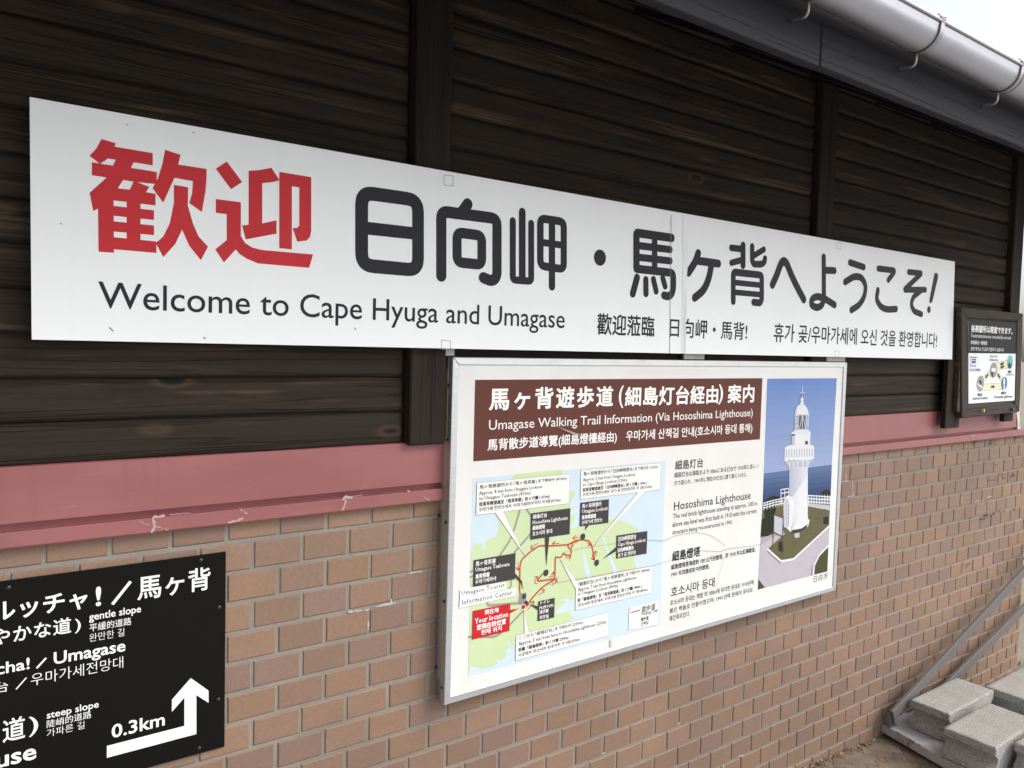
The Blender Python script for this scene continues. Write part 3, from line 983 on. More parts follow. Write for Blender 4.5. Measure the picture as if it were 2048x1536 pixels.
# ------------------------------------------------------------------ framed trail information board
YB = -0.0465
YP = -0.0425
ob = [(906.2, 714.3), (1694.7, 724.6), (1671.5, 1180.4), (888.4, 1411.1)]
ib = [(918.6, 729.6), (1688.0, 734.4), (1666.5, 1173.2), (901.0, 1393.3)]
OB, IB = [at(*p, YB) for p in ob], [at(*p, YB) for p in ib]
bd = empty('information_board', ((OB[0].x+OB[1].x)/2, YB, OB[3].z), 'white walking trail information board with map and lighthouse picture in aluminium frame', 'sign')
for i in range(4):
    j = (i+1) % 4
    g_ = 0.00035
    f = MB()
    a, b, c_, d = OB[i], OB[j], IB[j], IB[i]
    dirv = (b-a).normalized()*g_
    a, b, c_, d = a+dirv, b-dirv, c_-dirv, d+dirv
    back = Vector((0, 0.0205, 0))
    f.hexa([a, d, c_, b], [p+back for p in (a, d, c_, b)])
    f.build('frame_bar', M_ALU, bd, bevel=0.0012)
p = MB()
qq = [(IB[i].x, IB[i].z) for i in (3, 2, 1, 0)]
cx_, cz_ = sum(a for a, b in qq)/4, sum(b for a, b in qq)/4
qq = [(a+(0.004 if a > cx_ else -0.004), b+(0.004 if b > cz_ else -0.004)) for a, b in qq]
p.hexa([(x, YP, z) for x, z in qq], [(x, YP+0.004, z) for x, z in qq])
p.build('panel', M_WBOARD, bd)
bs = MB()
bs.box(OB[3].x+0.0015, OB[3].x+0.03, -0.0255, -0.002, OB[3].z+0.062, OB[0].z-0.03)
bs.build('timber_batten', M_STRIP, bd)
bs = MB()
bs.box(OB[1].x-0.035, OB[1].x-0.004, -0.0255, -0.002, OB[3].z+0.03, OB[0].z-0.03)
bs.build('timber_batten', M_STRIP, bd)
cp = MB()
cp.box(OB[3].x+0.001, OB[3].x+0.03, -0.0255, -0.001, OB[3].z+0.004, OB[3].z+0.0615)
cp.build('end_cap', M_STEEL, bd, bevel=0.001)
cp = MB()
cp.box(OB[3].x+0.002, OB[3].x+0.03, -0.0255, -0.001, OB[0].z-0.0295, OB[0].z-0.001)
cp.build('end_cap', M_STEEL, bd, bevel=0.001)
ag = MB()
a0, a1 = at(876, 1023, -0.012), at(873, 1362, -0.012)
ag.box(OB[3].x-0.0032, OB[3].x+0.0012, -0.0165, -0.001, a1.z, a0.z)
ag.build('angle_strip', M_STEEL, bd)
sw = MB()
for px_, py_, yy in ((881, 1031, -0.009), (877, 1333, -0.009)):
    P_ = at(px_, py_, yy)
    sw.tube([(OB[3].x-0.003, yy, P_.z), (OB[3].x-0.0065, yy, P_.z)], 0.0042, 10)
for px_, py_ in ((899, 771), (891, 1045), (887, 1375), (889, 880), (888, 1203)):
    P_ = at(px_, py_, -0.034)
    sw.tube([(OB[3].x+0.001, -0.0335, P_.z), (OB[3].x-0.0012, -0.0335, P_.z)], 0.0040, 10)
sw.build('screw', M_SCREW, bd)

zA = zoom(920, 900, 4.876)
zB = zoom(900, 1120, 4.6545)
zD = zoom(930, 740, 3.357)
zE = zoom(1500, 740, 3.34)
z6 = zoom(860, 690, 2.1047)
e = 0.0003
Y1, Y2, Y3, Y4, Y5 = YP-e, YP-2*e, YP-3*e, YP-4*e, YP-5*e
BROWN = rgb(98, 58, 51)
PW = rgb(240, 238, 234)
m = MB()
m.flat([pl(zD, [(68, 66), (1997, 55), (1980, 466), (55, 614)], Y1)], Y1, BROWN)
band = m.build('title_band', M_INKM, bd)
for args in [('馬ヶ背遊歩道', 160, 118, 275, 993, 0.028, 1.2), ('(', 1030, 104, 256, 1062, 0.012, 1.0), ('細島灯台経由', 1072, 112, 246, 1698, 0.026, 1.03), (')', 1700, 96, 232, 1730, 0.012, 1.0), ('案内', 1762, 98, 224, 1940, 0.026, 1.08),
             ('Umagase Walking Trail Information (Via Hososhima Lighthouse)', 160, 336, 424, 1930, 0.002, 1.0), ('馬背散步道導覽(細島燈檯経由)', 150, 464, 556, 1018, 0.016, 1.0), ('우마가세 산책길 안내(호소시마 등대 통해)', 1080, 408, 490, 1928, 0.012, 1.0)]:
    letter(band, M_INKM, args[0], zD, *args[1:5], Y2, PW, args[5], args[6], 3)
TXT = rgb(38, 38, 41)
for args in [('細島灯台', 115, 158, 232, 330, .008), ('細島灯台は海抜およそ100mにある灯台で 1910年に赤レン', 110, 250, 292, 758, .004), ('ガで造られ、1941年に現在の灯台に建て替えられた。', 108, 313, 352, 668, .004),
             ('Hososhima Lighthouse', 105, 478, 562, 695, 0), ('The red brick lighthouse standing at approx. 100 m', 98, 568, 618, 745, 0), ('above sea level was first built in 1910 with the current', 96, 630, 670, 743, 0), ('structure being reconstructed in 1941.', 95, 693, 738, 560, 0),
             ('細島燈塔', 92, 856, 938, 308, .02), ('細島燈塔是海拔約 100 公尺的燈塔，於 1910 年以紅磚建造，', 85, 958, 1000, 735, .016), ('1941 年改建成如今的燈塔。', 85, 1015, 1055, 380, .012),
             ('호소시마 등대', 82, 1132, 1210, 418, .006), ('호소시마 등대는 해발 약 100m에 위치한 등대로 1910년에', 77, 1232, 1275, 718, .006), ('붉은 벽돌로 만들어졌으며, 1941년에 현재의 등대로', 73, 1295, 1337, 712, .006), ('재건축되었다.', 70, 1353, 1396, 228, .006)]:
    letter(bd, M_INKM, args[0], zC, *args[1:5], Y1, TXT, args[5])
letter(bd, M_INKM, '日向市', zE, 425, 1376, 1420, 518, Y1, TXT, 0.0, 1.15)

# trail map
tm = MB()
SEA, LAND, ROAD, TRAIL, GREY, RLAB = rgb(196, 212, 222), rgb(192, 208, 164), rgb(152, 146, 141), rgb(182, 80, 58), rgb(66, 62, 64), rgb(190, 38, 44)
tm.flat([pl(z6, [(180, 562), (992, 487), (968, 1180), (160, 1397)], Y1)], Y1, SEA)
A_ = lambda L: [zA(a, b) for a, b in L]
B_ = lambda L: [zB(a, b) for a, b in L]
land = A_([(530, 238), (998, 190), (995, 240), (1060, 300), (1070, 410), (1115, 392), (1130, 420), (1090, 480), (1068, 572), (1155, 530), (1100, 562), (1070, 612), (1080, 640), (1155, 608), (1130, 640), (1080, 762), (1165, 745), (1250, 738), (1455, 680), (1480, 675), (1620, 700), (1720, 750), (1742, 800), (1725, 900), (1700, 1010), (1700, 1090), (1722, 1145)]) + \
    B_([(1740, 60), (1700, 220), (1300, 380), (1165, 370), (1080, 360), (1010, 376), (1085, 386), (985, 475), (980, 505), (1150, 465), (1115, 500), (1157, 545), (1040, 600), (860, 650), (620, 760), (600, 800), (545, 768), (530, 790), (590, 812), (585, 832), (530, 808), (525, 880), (508, 912), (470, 935), (420, 915), (447, 960), (400, 995), (300, 1012), (200, 985), (178, 1045), (165, 1085), (178, 700), (187, 100)]) + \
    A_([(100, 1200), (105, 990), (130, 970), (115, 950), (150, 910), (215, 915), (230, 966), (256, 960), (240, 905), (275, 870), (355, 842), (376, 780), (376, 700), (345, 640), (440, 400)])
lx = pl(FULL, land, Y2)
edge = pl(z6, [(180, 562), (160, 1397)], Y2)
tm.flat([[(max(a, min(edge[0][0], edge[1][0])+0.001), b) for a, b in lx]], Y2, LAND)
tm.flat([pl(zA, [(1375, 810), (1386, 810), (1420, 900), (1545, 1200), (1500, 1210), (1460, 1090)], Y3)], Y3, SEA)
tm.flat([pl(zA, [(1195, 970), (1205, 970), (1245, 1110), (1285, 1245), (1240, 1250), (1210, 1150)], Y3)], Y3, SEA)
for L, w in [(A_([(600, 530), (585, 580), (540, 740), (490, 880), (390, 1025)]), .0066), (A_([(625, 540), (690, 640)]), .0066), (A_([(690, 815), (530, 1000)]), .0066), (B_([(190, 160), (222, 145)]), .005), (B_([(190, 110), (222, 95)]), .005), (B_([(568, 180), (570, 240), (545, 270)]), .006),
             (B_([(345, 385), (352, 425), (560, 408), (680, 400)]), .0075), (B_([(685, 470), (570, 590), (430, 720), (320, 715), (176, 715)]), .007)]:
    tm.flat(stroke(pl(FULL, L, Y3), w, False, .02, True, 8), Y3, ROAD)
tm.flat([pl(zB, [(645, 310), (712, 303), (706, 420), (632, 415)], Y3)], Y3-0.0001, rgb(146, 136, 136))
trails = [B_([(650, 305), (648, 200), (652, 80)])+A_([(580, 1365), (585, 1130), (600, 1072), (640, 1035), (690, 990), (770, 935), (900, 935), (1045, 925), (1150, 878), (1200, 875), (1262, 888), (1285, 930), (1312, 1070)]),
          A_([(1150, 890), (1095, 905), (1045, 930), (1090, 985), (1080, 1025), (1040, 1030), (1005, 1005), (990, 1045), (960, 1050), (930, 1040), (925, 1255), (770, 1280), (758, 1270), (800, 1212)]),
          A_([(925, 1255), (895, 1290)])+B_([(960, 185), (850, 262), (760, 360), (720, 428), (690, 440)])]
for L in trails:
    tm.flat(stroke(pl(FULL, L, Y4), .0050, False, .008, True, 8), Y4-random.random()*0.00008, TRAIL)
def arrow(zf, pts, w=.0021, y=None):
    y = y or Y4-0.00015
    q = [Vector(p) for p in pl(zf, pts, y)]
    d = (q[-1]-q[-2]).normalized()
    s_ = Vector((-d.y, d.x))
    tip = q[-1]
    tm.flat(stroke(q, w, False, .005, True, 6)+stroke([tip-d*.009+s_*.0075, tip, tip-d*.009-s_*.0075], w, False, 0, True, 6), y, RLAB)
for pts in [[(1155, 852), (1102, 858)], [(965, 910), (902, 910)], [(762, 908), (720, 935), (692, 965)], [(568, 1092), (566, 1172)], [(1090, 965), (1085, 930), (1108, 930)], [(1030, 1048), (1060, 1055), (1084, 1038)], [(1245, 905), (1270, 930)], [(1292, 1020), (1302, 1072)], [(1330, 1032), (1318, 985)], [(755, 1305), (728, 1300), (735, 1260), (760, 1232)], [(870, 1238), (910, 1235), (910, 1188)], [(900, 1320), (955, 1265), (930, 1268)]]:
    arrow(zA, pts)
arrow(zB, [(830, 327), (880, 272)])
arrow(zB, [(720, 465), (760, 420), (780, 380)])
tmap = tm.build('trail_map', M_INKM, bd)
dt = MB()
for zf, c_ in ((zA, (1198, 845)), (zA, (838, 1198)), (zA, (1333, 1100)), (zB, (690, 340)), (zB, (708, 402))):
    dt.flat([circ(pl(zf, [c_], Y5)[0], .0098 if zf is zA else .0072, 20)], Y5, GREY)
    dt.build('place_dot', M_INKM, tmap)
    dt = MB()
dt.flat([circ(pl(zB, [(682, 437)], Y5)[0], .0088, 20)], Y5-0.0001, PW)
dt.flat([circ(pl(zB, [(682, 437)], Y5)[0], .0070, 20)], Y5-0.0002, RLAB)
dt.build('place_dot', M_INKM, tmap)
YC = YP-0.0020
PAPER = rgb(228, 226, 222)
LINE = rgb(150, 140, 138)
def callout(zf, quad, tail, col, border=None):
    c_ = MB()
    polys = [pl(zf, quad, YC)]+([pl(zf, tail, YC)] if tail else [])
    if border:
        for q in polys:
            c_.flat(stroke(q, .0016, True, 0, True, 5), YC+0.0002, border)
    c_.flat(polys, YC, col)
    return c_.build('callout', M_INKM, tmap)
callout(zA, [(168, 322), (1070, 235), (1062, 520), (158, 635)], [(345, 610), (420, 600), (632, 1028)], PAPER, LINE)
callout(zA, [(1183, 200), (1957, 127), (1950, 385), (1175, 480)], [(1740, 410), (1810, 400), (1300, 940)], PAPER, LINE)
callout(zB, [(1175, 195), (1880, 55), (1870, 305), (1168, 468)], [(1032, 2), (1176, 192), (1170, 270)], PAPER, LINE)
callout(zB, [(617, 705), (1477, 487), (1470, 705), (612, 935)], [(690, 475), (735, 678), (695, 688)], PAPER, LINE)
callout(zB, [(1672, 445), (1943, 380), (1935, 600), (1660, 652)], None, PAPER)
callout(zA, [(693, 618), (1077, 567), (1070, 820), (686, 875)], [(828, 850), (872, 846), (842, 1140)], GREY)
callout(zA, [(1175, 515), (1453, 480), (1447, 710), (1168, 745)], [(1228, 733), (1260, 729), (1218, 785)], GREY)
callout(zA, [(1527, 835), (1828, 790), (1820, 1010), (1522, 1060)], [(1528, 940), (1526, 985), (1390, 1065)], GREY)
callout(zA, [(133, 1075), (543, 1005), (535, 1260), (127, 1335)], [(533, 1195), (605, 1280), (618, 1370), (595, 1300), (530, 1235)], GREY)
callout(zB, [(822, 385), (975, 352), (970, 535), (815, 570)], [(824, 430), (822, 470), (740, 412)], GREY)
callout(zB, [(212, 475), (562, 403), (553, 660), (205, 742)], [(556, 465), (554, 500), (645, 450)], RLAB)
YK = YC-0.0006
stk = MB()
stk.flat([pl(zB, [(95, 275), (522, 203), (520, 268), (92, 362)], YK)], YK, rgb(232, 232, 230))
stk.build('paper_sticker', M_INKM, tmap)
stk = MB()
stk.flat([pl(zB, [(92, 363), (617, 257), (615, 330), (88, 447)], YK)], YK, rgb(232, 232, 230))
stk.build('paper_sticker', M_INKM, tmap)
YT = YC-0.0003
for body, l, t_, b_, r_, bo in [('馬ヶ背展望所から｢馬ヶ背茶屋｣まで約8分 (410m)', 190, 342, 388, 1038, .004), ('Approx. 8 min from Umagase Lookout', 187, 403, 452, 802, 0), ('to Umagase Teahouse (410m)', 187, 455, 504, 688, 0), ('從馬背瞭望處至「馬背茶屋」約 8 分鐘 ( 410m)', 185, 510, 558, 873, .018), ("우마가세 전망소에서 '우마가세차야'까지 약 8분(410m)", 183, 563, 610, 980, .006),
                               ('馬ヶ背展望所から｢日向岬展望台｣まで約2分 (130m)', 1203, 214, 260, 1932, .004), ('Approx. 2 min from Umagase Lookout', 1198, 273, 318, 1708, 0), ('to Cape Hyuga Lookout (130m)', 1198, 320, 365, 1628, 0), ('從馬背瞭望處至「日向岬瞭望台」約 2 分鐘 ( 130m )', 1196, 371, 415, 1825, .018), ("우마가세 전망소에서 '휴가 곶 전망대'까지 약 2분(130m)", 1195, 418, 460, 1870, .006)]:
    letter(tmap, M_INKM, body, zA, l, t_, b_, r_, YT, TXT, bo, 1.0, 1)
for body, l, t_, b_, r_, bo in [('細島灯台', 710, 630, 674, 848, .006), ('Hososhima Lighthouse', 708, 688, 740, 1050, 0), ('細島燈塔', 707, 740, 784, 828, .018), ('호소시마 등대', 706, 796, 840, 898, .008), ('馬ヶ背展望所', 1190, 527, 570, 1380, .004), ('Umagase Lookout', 1190, 580, 632, 1438, 0), ('馬背瞭望處', 1187, 638, 680, 1326, .018), ('우마가세 전망소', 1185, 690, 730, 1388, .008),
                               ('日向岬展望台', 1543, 848, 894, 1718, .004), ('Cape Hyuga Lookout', 1540, 903, 953, 1808, 0), ('日向岬瞭望台', 1538, 958, 1000, 1693, .018), ('휴가 곶 전망대', 1537, 1010, 1050, 1710, .008), ('馬ヶ背茶屋', 152, 1088, 1137, 348, .004), ('Umagase Teahouse', 150, 1148, 1202, 483, 0), ('馬背茶屋', 150, 1213, 1260, 287, .018), ('우마가세차야', 148, 1266, 1312, 353, .008)]:
    letter(tmap, M_INKM, body, zA, l, t_, b_, r_, YT, PW, bo, 1.0, 1)
for body, l, t_, b_, r_, bo, c_ in [('トイレ', 842, 384, 416, 930, .004, PW), ('restroom', 832, 430, 464, 960, 0, PW), ('洗手間', 833, 471, 507, 915, .012, PW), ('화장실', 833, 520, 557, 917, .008, PW),
                                   ('現在地', 322, 466, 514, 455, .008, PW), ('Your location', 230, 546, 598, 540, .008, PW), ('您現在的位置', 248, 604, 658, 520, .018, PW), ('현재 위치', 288, 653, 702, 482, .012, PW),
                                   ('｢細島灯台｣から｢馬ヶ背展望所｣まで約7分 (400m)', 1192, 208, 253, 1860, .004, TXT), ('Approx. 7 min from Hososhima Lighthouse', 1190, 260, 305, 1735, 0, TXT), ('to Umagase Lookout (400m)', 1188, 301, 345, 1565, 0, TXT), ('從「細島燈塔」至「馬背瞭望處」約 7 分鐘( 400m )', 1187, 358, 401, 1785, .018, TXT), ("'호소시마 등대'에서 '우마가세 전망소'까지 약 7분(400m)", 1187, 406, 447, 1840, .006, TXT),
                                   ('ここから｢細島灯台｣まで約5分 (250m)', 640, 708, 751, 1238, .004, TXT), ('Approx. 5 min from here to Hososhima Lighthouse (250m)', 637, 763, 811, 1455, 0, TXT), ('距離「細島燈塔」約 5 分鐘 (250m)', 636, 821, 863, 1103, .018, TXT), ("이곳에서 '호소시마 등대'까지 약 5분(250m)", 636, 870, 911, 1207, .006, TXT),
                                   ('遊歩道', 1783, 433, 490, 1910, .004, TXT), ('Walking Trail', 1778, 489, 531, 1930, -.004, TXT), ('散步道', 1778, 538, 573, 1848, .016, TXT), ('산책길', 1778, 580, 615, 1845, .006, TXT)]:
    letter(tmap, M_INKM, body, zB, l, t_, b_, r_, YT, c_, bo, 1.0, 1)
letter(tmap, M_INKM, 'Umagase Tourist', zB, 108, 288, 345, 508, YK-0.0003, TXT, -.004, 1.12, 1)
letter(tmap, M_INKM, 'Information Center', zB, 112, 371, 420, 580, YK-0.0003, TXT, -.004, 1.12, 1)
lgd = MB()
lgd.flat(stroke(pl(zB, [(1682, 490), (1772, 466)], YT), .0035, False, 0, False), YT, TRAIL)
lgd.build('legend_line', M_INKM, tmap)

# printed lighthouse photograph
ph = MB()
def pp(pts, col, y):
    g_ = (col[0]+col[1]+col[2])/3
    col = tuple((q_+(g_-q_)*0.02)*0.82 for q_ in col[:3])+(1,)
    ph.flat([pl(zE, pts, y)], y, col)
def lerp(a, b, u):
    return tuple(a[i]+(b[i]-a[i])*u for i in range(4))
TL, TR, BR, BL = (115, 58), (580, 55), (517, 1345), (52, 1468)
lx_ = lambda y: 115+(52-115)*(y-58)/(1468-58)
HL, HRt = (92, 692), (547, 632)
L2 = lambda a, b, u: (a[0]+(b[0]-a[0])*u, a[1]+(b[1]-a[1])*u)
NS = 14
for i in range(NS):
    u0, u1 = i/NS, (i+1)/NS
    pp([L2(TL, HL, u0), L2(TR, HRt, u0), L2(TR, HRt, u1), L2(TL, HL, u1)], lerp(rgb(112, 146, 205), rgb(158, 172, 208), (i+.5)/NS), Y1)
SL, SR = (84, 895), (539, 850)
for i in range(6):
    u0, u1 = i/6, (i+1)/6
    pp([L2(HL, SL, u0), L2(HRt, SR, u0), L2(HRt, SR, u1), L2(HL, SL, u1)], lerp(rgb(104, 124, 166), rgb(48, 68, 112), ((i+.5)/6)**0.7), Y1)
pp([SL, SR, BR, BL], rgb(178, 170, 178), Y1)
GRS, GRD, PAV, WH, SHD = rgb(106, 101, 72), rgb(44, 48, 34), rgb(196, 188, 196), rgb(232, 232, 236), rgb(196, 198, 212)
pp([(84, 905), (220, 868), (250, 900), (240, 960), (160, 1000), (150, 1100), (70, 1120)], GRS, Y2)
pp([(85, 885), (130, 850), (165, 838), (205, 850), (180, 905), (165, 960), (158, 1080), (120, 1110), (72, 1110), (78, 1000), (100, 985)], GRD, Y3)
pp([(465, 838), (480, 812), (512, 795), (540, 815), (538, 850), (470, 850)], GRD, Y2)
pp([(380, 850), (539, 862), (534, 905), (380, 890)], rgb(120, 130, 160), Y2)
pp([(380, 890), (534, 905), (531, 937), (380, 912)], rgb(205, 196, 194), Y3)
pp([(160, 935), (250, 910), (385, 910), (531, 937), (527, 1042), (290, 1255), (205, 1268), (118, 1195), (235, 1095)], GRS, Y3)
for i in range(130):
    cx, cy = random.uniform(250, 520), random.uniform(930, 1180)
    if cy < 1240-(cx-290)*0.87 and cx > 285:
        pp([(cx-7, cy+2), (cx, cy-3), (cx+7, cy), (cx+2, cy+3)], random.choice([rgb(94, 92, 60), rgb(126, 118, 88), rgb(80, 78, 54), rgb(112, 106, 76)]), Y3-0.00005-0.0001*random.random())
pp([(70, 1170), (160, 1112), (232, 1078), (120, 1195), (205, 1285), (290, 1268), (527, 1050), (523, 1180), (440, 1290), (420, 1372), (100, 1453), (56, 1395)], PAV, Y2-0.0001)
pp([(523, 1180), (517, 1345), (430, 1366), (432, 1300), (470, 1230)], rgb(80, 80, 54), Y3)
pp([(56, 1400), (100, 1453), (53, 1467)], rgb(80, 80, 54), Y3)
pp([(490, 985), (522, 975), (525, 1030), (490, 1030)], GRD, Y4)
pp([(190, 1150), (220, 1140), (225, 1215), (190, 1210)], GRD, Y4)
def ps(pts, w, col, y, **k):
    ph.flat(stroke(pl(zE, pts, y), w, n=6, **k), y, col)
for a, b in (((62, 1290), (200, 1400)), ((120, 1250), (270, 1410)), ((58, 1340), (150, 1440)), ((90, 1230), (62, 1300)), ((180, 1300), (110, 1430)), ((300, 1290), (420, 1340)), ((330, 1230), (440, 1260)), ((420, 1160), (500, 1190))):
    ps([a, b], .0012, rgb(166, 158, 168), Y3)
ps([(118, 1197), (208, 1278), (290, 1264), (527, 1044)], .0075, rgb(226, 222, 222), Y4)
ps([(118, 1210), (205, 1290)], .004, rgb(120, 112, 112), Y4-0.0001)
ps([(522, 1176), (462, 1238), (430, 1305), (424, 1368)], .008, rgb(226, 222, 222), Y4)
ps([(414, 1310), (412, 1370)], .003, rgb(60, 58, 58), Y4)
for yy in (838, 858, 880):
    ps([(388, yy), (540, yy+10)], .0032, WH, Y4)
for i in range(9):
    ps([(392+i*18, 836), (391+i*18, 892)], .0032, WH, Y4-0.0001)
for d in (0, 16, 32):
    ps([(90, 890+d), (150, 872+d), (222, 858+d)], .003, WH, Y4)
for i in range(7):
    ps([(95+i*20, 886-i*5), (93+i*20, 935-i*5)], .003, WH, Y4-0.0001)
for a, b in (((205, 800), (260, 790)), ((205, 825), (260, 815)), ((205, 858), (260, 850)), ((207, 800), (207, 900)), ((232, 795), (232, 855)), ((258, 790), (258, 850))):
    ps([a, b], .0035, WH, Y4)
# tower
tw = lambda pts, col, y: pp(pts, col, y)
tw([(262, 648), (386, 640), (383, 985), (398, 1005), (388, 1045), (345, 1075), (270, 1085), (262, 1000)], WH, Y4)
for k in range(12):
    ua, ub = k/12, (k+1)/12
    w_ = 262+(386-262)*ua, 262+(386-262)*ub
    top_ = 648-8*ua
    cut = 862-(ua**1.3)*175
    sh_ = lerp(rgb(184, 187, 206), rgb(218, 219, 229), min(1, ua*1.25))
    lt_ = lerp(rgb(214, 215, 224), WH, min(1, ua*1.9))
    tw([(w_[0], top_), (w_[1], top_-.7), (w_[1], cut-12), (w_[0], cut)], sh_, Y4-0.00015)
    tw([(w_[0], cut), (w_[1], cut-12), (w_[1], 1030-18*ub), (w_[0], 1030-18*ua)], lt_, Y4-0.00015)
tw([(270, 1072), (345, 1058), (385, 1030), (380, 1050), (345, 1078), (272, 1092)], rgb(70, 64, 62), Y5)
tw([(226, 1045), (224, 890), (232, 855), (248, 838), (268, 842), (292, 862), (296, 900), (272, 1085), (250, 1060)], WH, Y5)
tw([(228, 1040), (228, 890), (240, 856), (256, 866), (262, 900), (262, 1040), (250, 1055)], SHD, Y5-0.0001)
for i in range(5):
    ps([(258, 905+i*26), (258, 917+i*26)], .003, rgb(110, 108, 110), Y5-0.0002)
tw([(270, 1050), (300, 1010), (296, 1040), (272, 1085)], rgb(214, 208, 208), Y5-0.0002)
tw([(230, 605), (428, 588), (412, 612), (388, 645), (262, 655), (245, 630)], rgb(186, 188, 204), Y5)
for x in (262, 290, 318, 352, 385):
    tw([(x-8, 604), (x+8, 602), (x+5, 655), (x-1, 660)], rgb(214, 215, 224), Y5-0.0001)
tw([(232, 518), (262, 502), (330, 496), (400, 498), (428, 508), (428, 590), (400, 600), (320, 606), (230, 610)], WH, Y5-0.0001)
for i in range(11):
    x = 242+i*17
    tw([(x, 532-(i > 1)*5), (x+6, 531-(i > 1)*5), (x+6, 582-(i > 4)*4), (x, 584-(i > 4)*4)], rgb(176, 178, 196), Y5-0.0002)
tw([(278, 430), (402, 420), (402, 500), (330, 497), (278, 505)], WH, Y5-0.0002)
tw([(278, 430), (300, 428), (300, 502), (278, 505)], SHD, Y5-0.0003)
tw([(368, 475), (387, 473), (387, 497), (368, 498)], rgb(80, 84, 84), Y5-0.0003)
tw([(276, 422), (300, 402), (330, 396), (385, 398), (406, 414), (406, 430), (340, 432), (276, 440)], rgb(226, 226, 232), Y5-0.0003)
tw([(298, 300), (393, 296), (390, 396), (296, 402)], rgb(150, 166, 196), Y5-0.0002)
tw([(318, 310), (372, 308), (368, 392), (320, 394)], rgb(92, 98, 108), Y5-0.0003)
for a, b in (((302, 302), (300, 400)), ((325, 302), (322, 398)), ((350, 300), (350, 396)), ((375, 300), (374, 396)), ((391, 298), (388, 396)), ((302, 302), (322, 396)), ((325, 302), (306, 396)), ((350, 302), (330, 396)), ((352, 302), (372, 396)), ((376, 302), (388, 380))):
    ps([a, b], .0028, rgb(214, 216, 222), Y5-0.0004)
tw([(294, 308), (303, 262), (320, 237), (345, 226), (368, 236), (385, 262), (397, 304), (345, 298)], WH, Y5-0.0004)
tw([(294, 308), (303, 262), (316, 243), (312, 300)], SHD, Y5-0.0005)
tw([(333, 230), (360, 230), (355, 207), (360, 195), (353, 182), (342, 184), (337, 196), (341, 208)], WH, Y5-0.0004)
ps([(349, 185), (351, 112)], .003, rgb(214, 218, 226), Y5-0.0004)
ps([(335, 150), (366, 152)], .003, rgb(190, 198, 214), Y5-0.0004)
ps([(336, 176), (362, 160)], .0022, rgb(100, 104, 120), Y5-0.0004)
tw([(158, 962), (226, 986), (219, 1118), (155, 1086)], rgb(88, 82, 84), Y5-0.0006)
tw([(163, 972), (219, 992), (213, 1108), (160, 1080)], rgb(196, 198, 206), Y5-0.0007)
ps([(156, 1080), (154, 1194)], .0035, rgb(88, 82, 84), Y5-0.0006)
ps([(218, 1110), (215, 1248)], .0035, rgb(88, 82, 84), Y5-0.0006)
tw([(296, 1094), (330, 1086), (330, 1118), (300, 1122)], rgb(206, 200, 200), Y5-0.0006)
ph.build('photograph', M_INKM, bd)
# hairline cracks in the laminate
hc = MB()
for L, w in [([(915, 820), (985, 825), (1020, 805), (1060, 795), (1110, 788), (1160, 793), (1205, 815), (1240, 845)], .0011), ([(1140, 865), (1220, 870), (1260, 855), (1320, 850), (1392, 838)], .0012), ([(500, 1006), (620, 985), (780, 955), (930, 930), (1016, 905)], .0009), ([(1236, 893), (1215, 960), (1198, 1030)], .0008), ([(560, 872), (660, 850), (780, 835)], .0007)]:
    hc.flat(stroke(pl(z6, L, YP), w, False, .03, True, 5), YP-0.0030, rgb(120, 116, 112))
hc.flat([pl(z6, [(525, 340), (560, 352), (640, 380), (600, 376)], YP)], YP-0.0030, rgb(176, 150, 146))
hc.flat([pl(z6, [(755, 1240), (763, 1238), (763, 1270), (757, 1272)], YP)], YP-0.0030, rgb(200, 196, 190))
hc.build('hairline_crack', M_INKM, bd)

# ------------------------------------------------------------------ black direction sign on the bricks
YQ = -0.0065
zG = zoom(0, 1080, 3.368)
TRq, BRq = at(*zG(1522, 80), YQ), at(*zG(1515, 1392), YQ)
ds = empty('direction_sign', (0.1, YQ, BRq.z), 'black direction sign with white lettering and bent arrow screwed to the bricks', 'sign')
m = MB()
m.box(-0.42, TRq.x, YQ, YQ+0.004, BRq.z, TRq.z)
m.build('sign_panel', M_BLACK, ds, bevel=0.0006)
YR = YQ-0.0004
W2 = rgb(232, 232, 230)
for body, l, t_, b_, r_, bo, sp in [('ルッチャ', -62, 425, 562, 590, .022, 1.0), ('!', 645, 316, 448, 682, .02, 1), ('馬ヶ背', 925, 246, 410, 1418, .016, 1.0), ('やかな道', -55, 603, 716, 480, .014, 1.05), (')', 505, 533, 630, 545, .008, 1),
                                   ('gentle slope', 600, 494, 560, 950, .014, 1.0), ('平緩的道路', 602, 566, 620, 885, .004, 1), ('완만한 길', 602, 633, 688, 838, -.006, 1), ('cha!', -28, 832, 912, 200, .017, 1), ('Umagase', 362, 757, 866, 845, .019, 1),
                                   ('台', -38, 965, 1038, 56, -.002, 1), ('우마가세전망대', 208, 902, 985, 830, -.006, 1), ('道', 18, 1213, 1368, 170, .012, 1), (')', 195, 1193, 1328, 258, .008, 1), ('steep slope', 315, 1158, 1220, 665, .014, 1), ('陡峭的道路', 315, 1216, 1268, 615, .002, 1), ('가파른 길', 315, 1277, 1330, 570, -.006, 1),
                                   ('use', -28, 1462, 1542, 245, .02, 1), ('0.3km', 752, 1246, 1338, 1110, .018, 1)]:
    letter(ds, M_INK, body, zG, l, t_, b_, r_, YR, W2, bo, sp, 3)
for a, b, w in (((757, 434), (880, 279), .0062), ((247, 864), (311, 794), .0036), ((108, 1006), (177, 928), .0025)):
    m = MB()
    m.flat(stroke(pl(zG, [a, b], YR), w, cap=False), YR, W2)
    m.build('lettering', M_INK, ds)
m = MB()
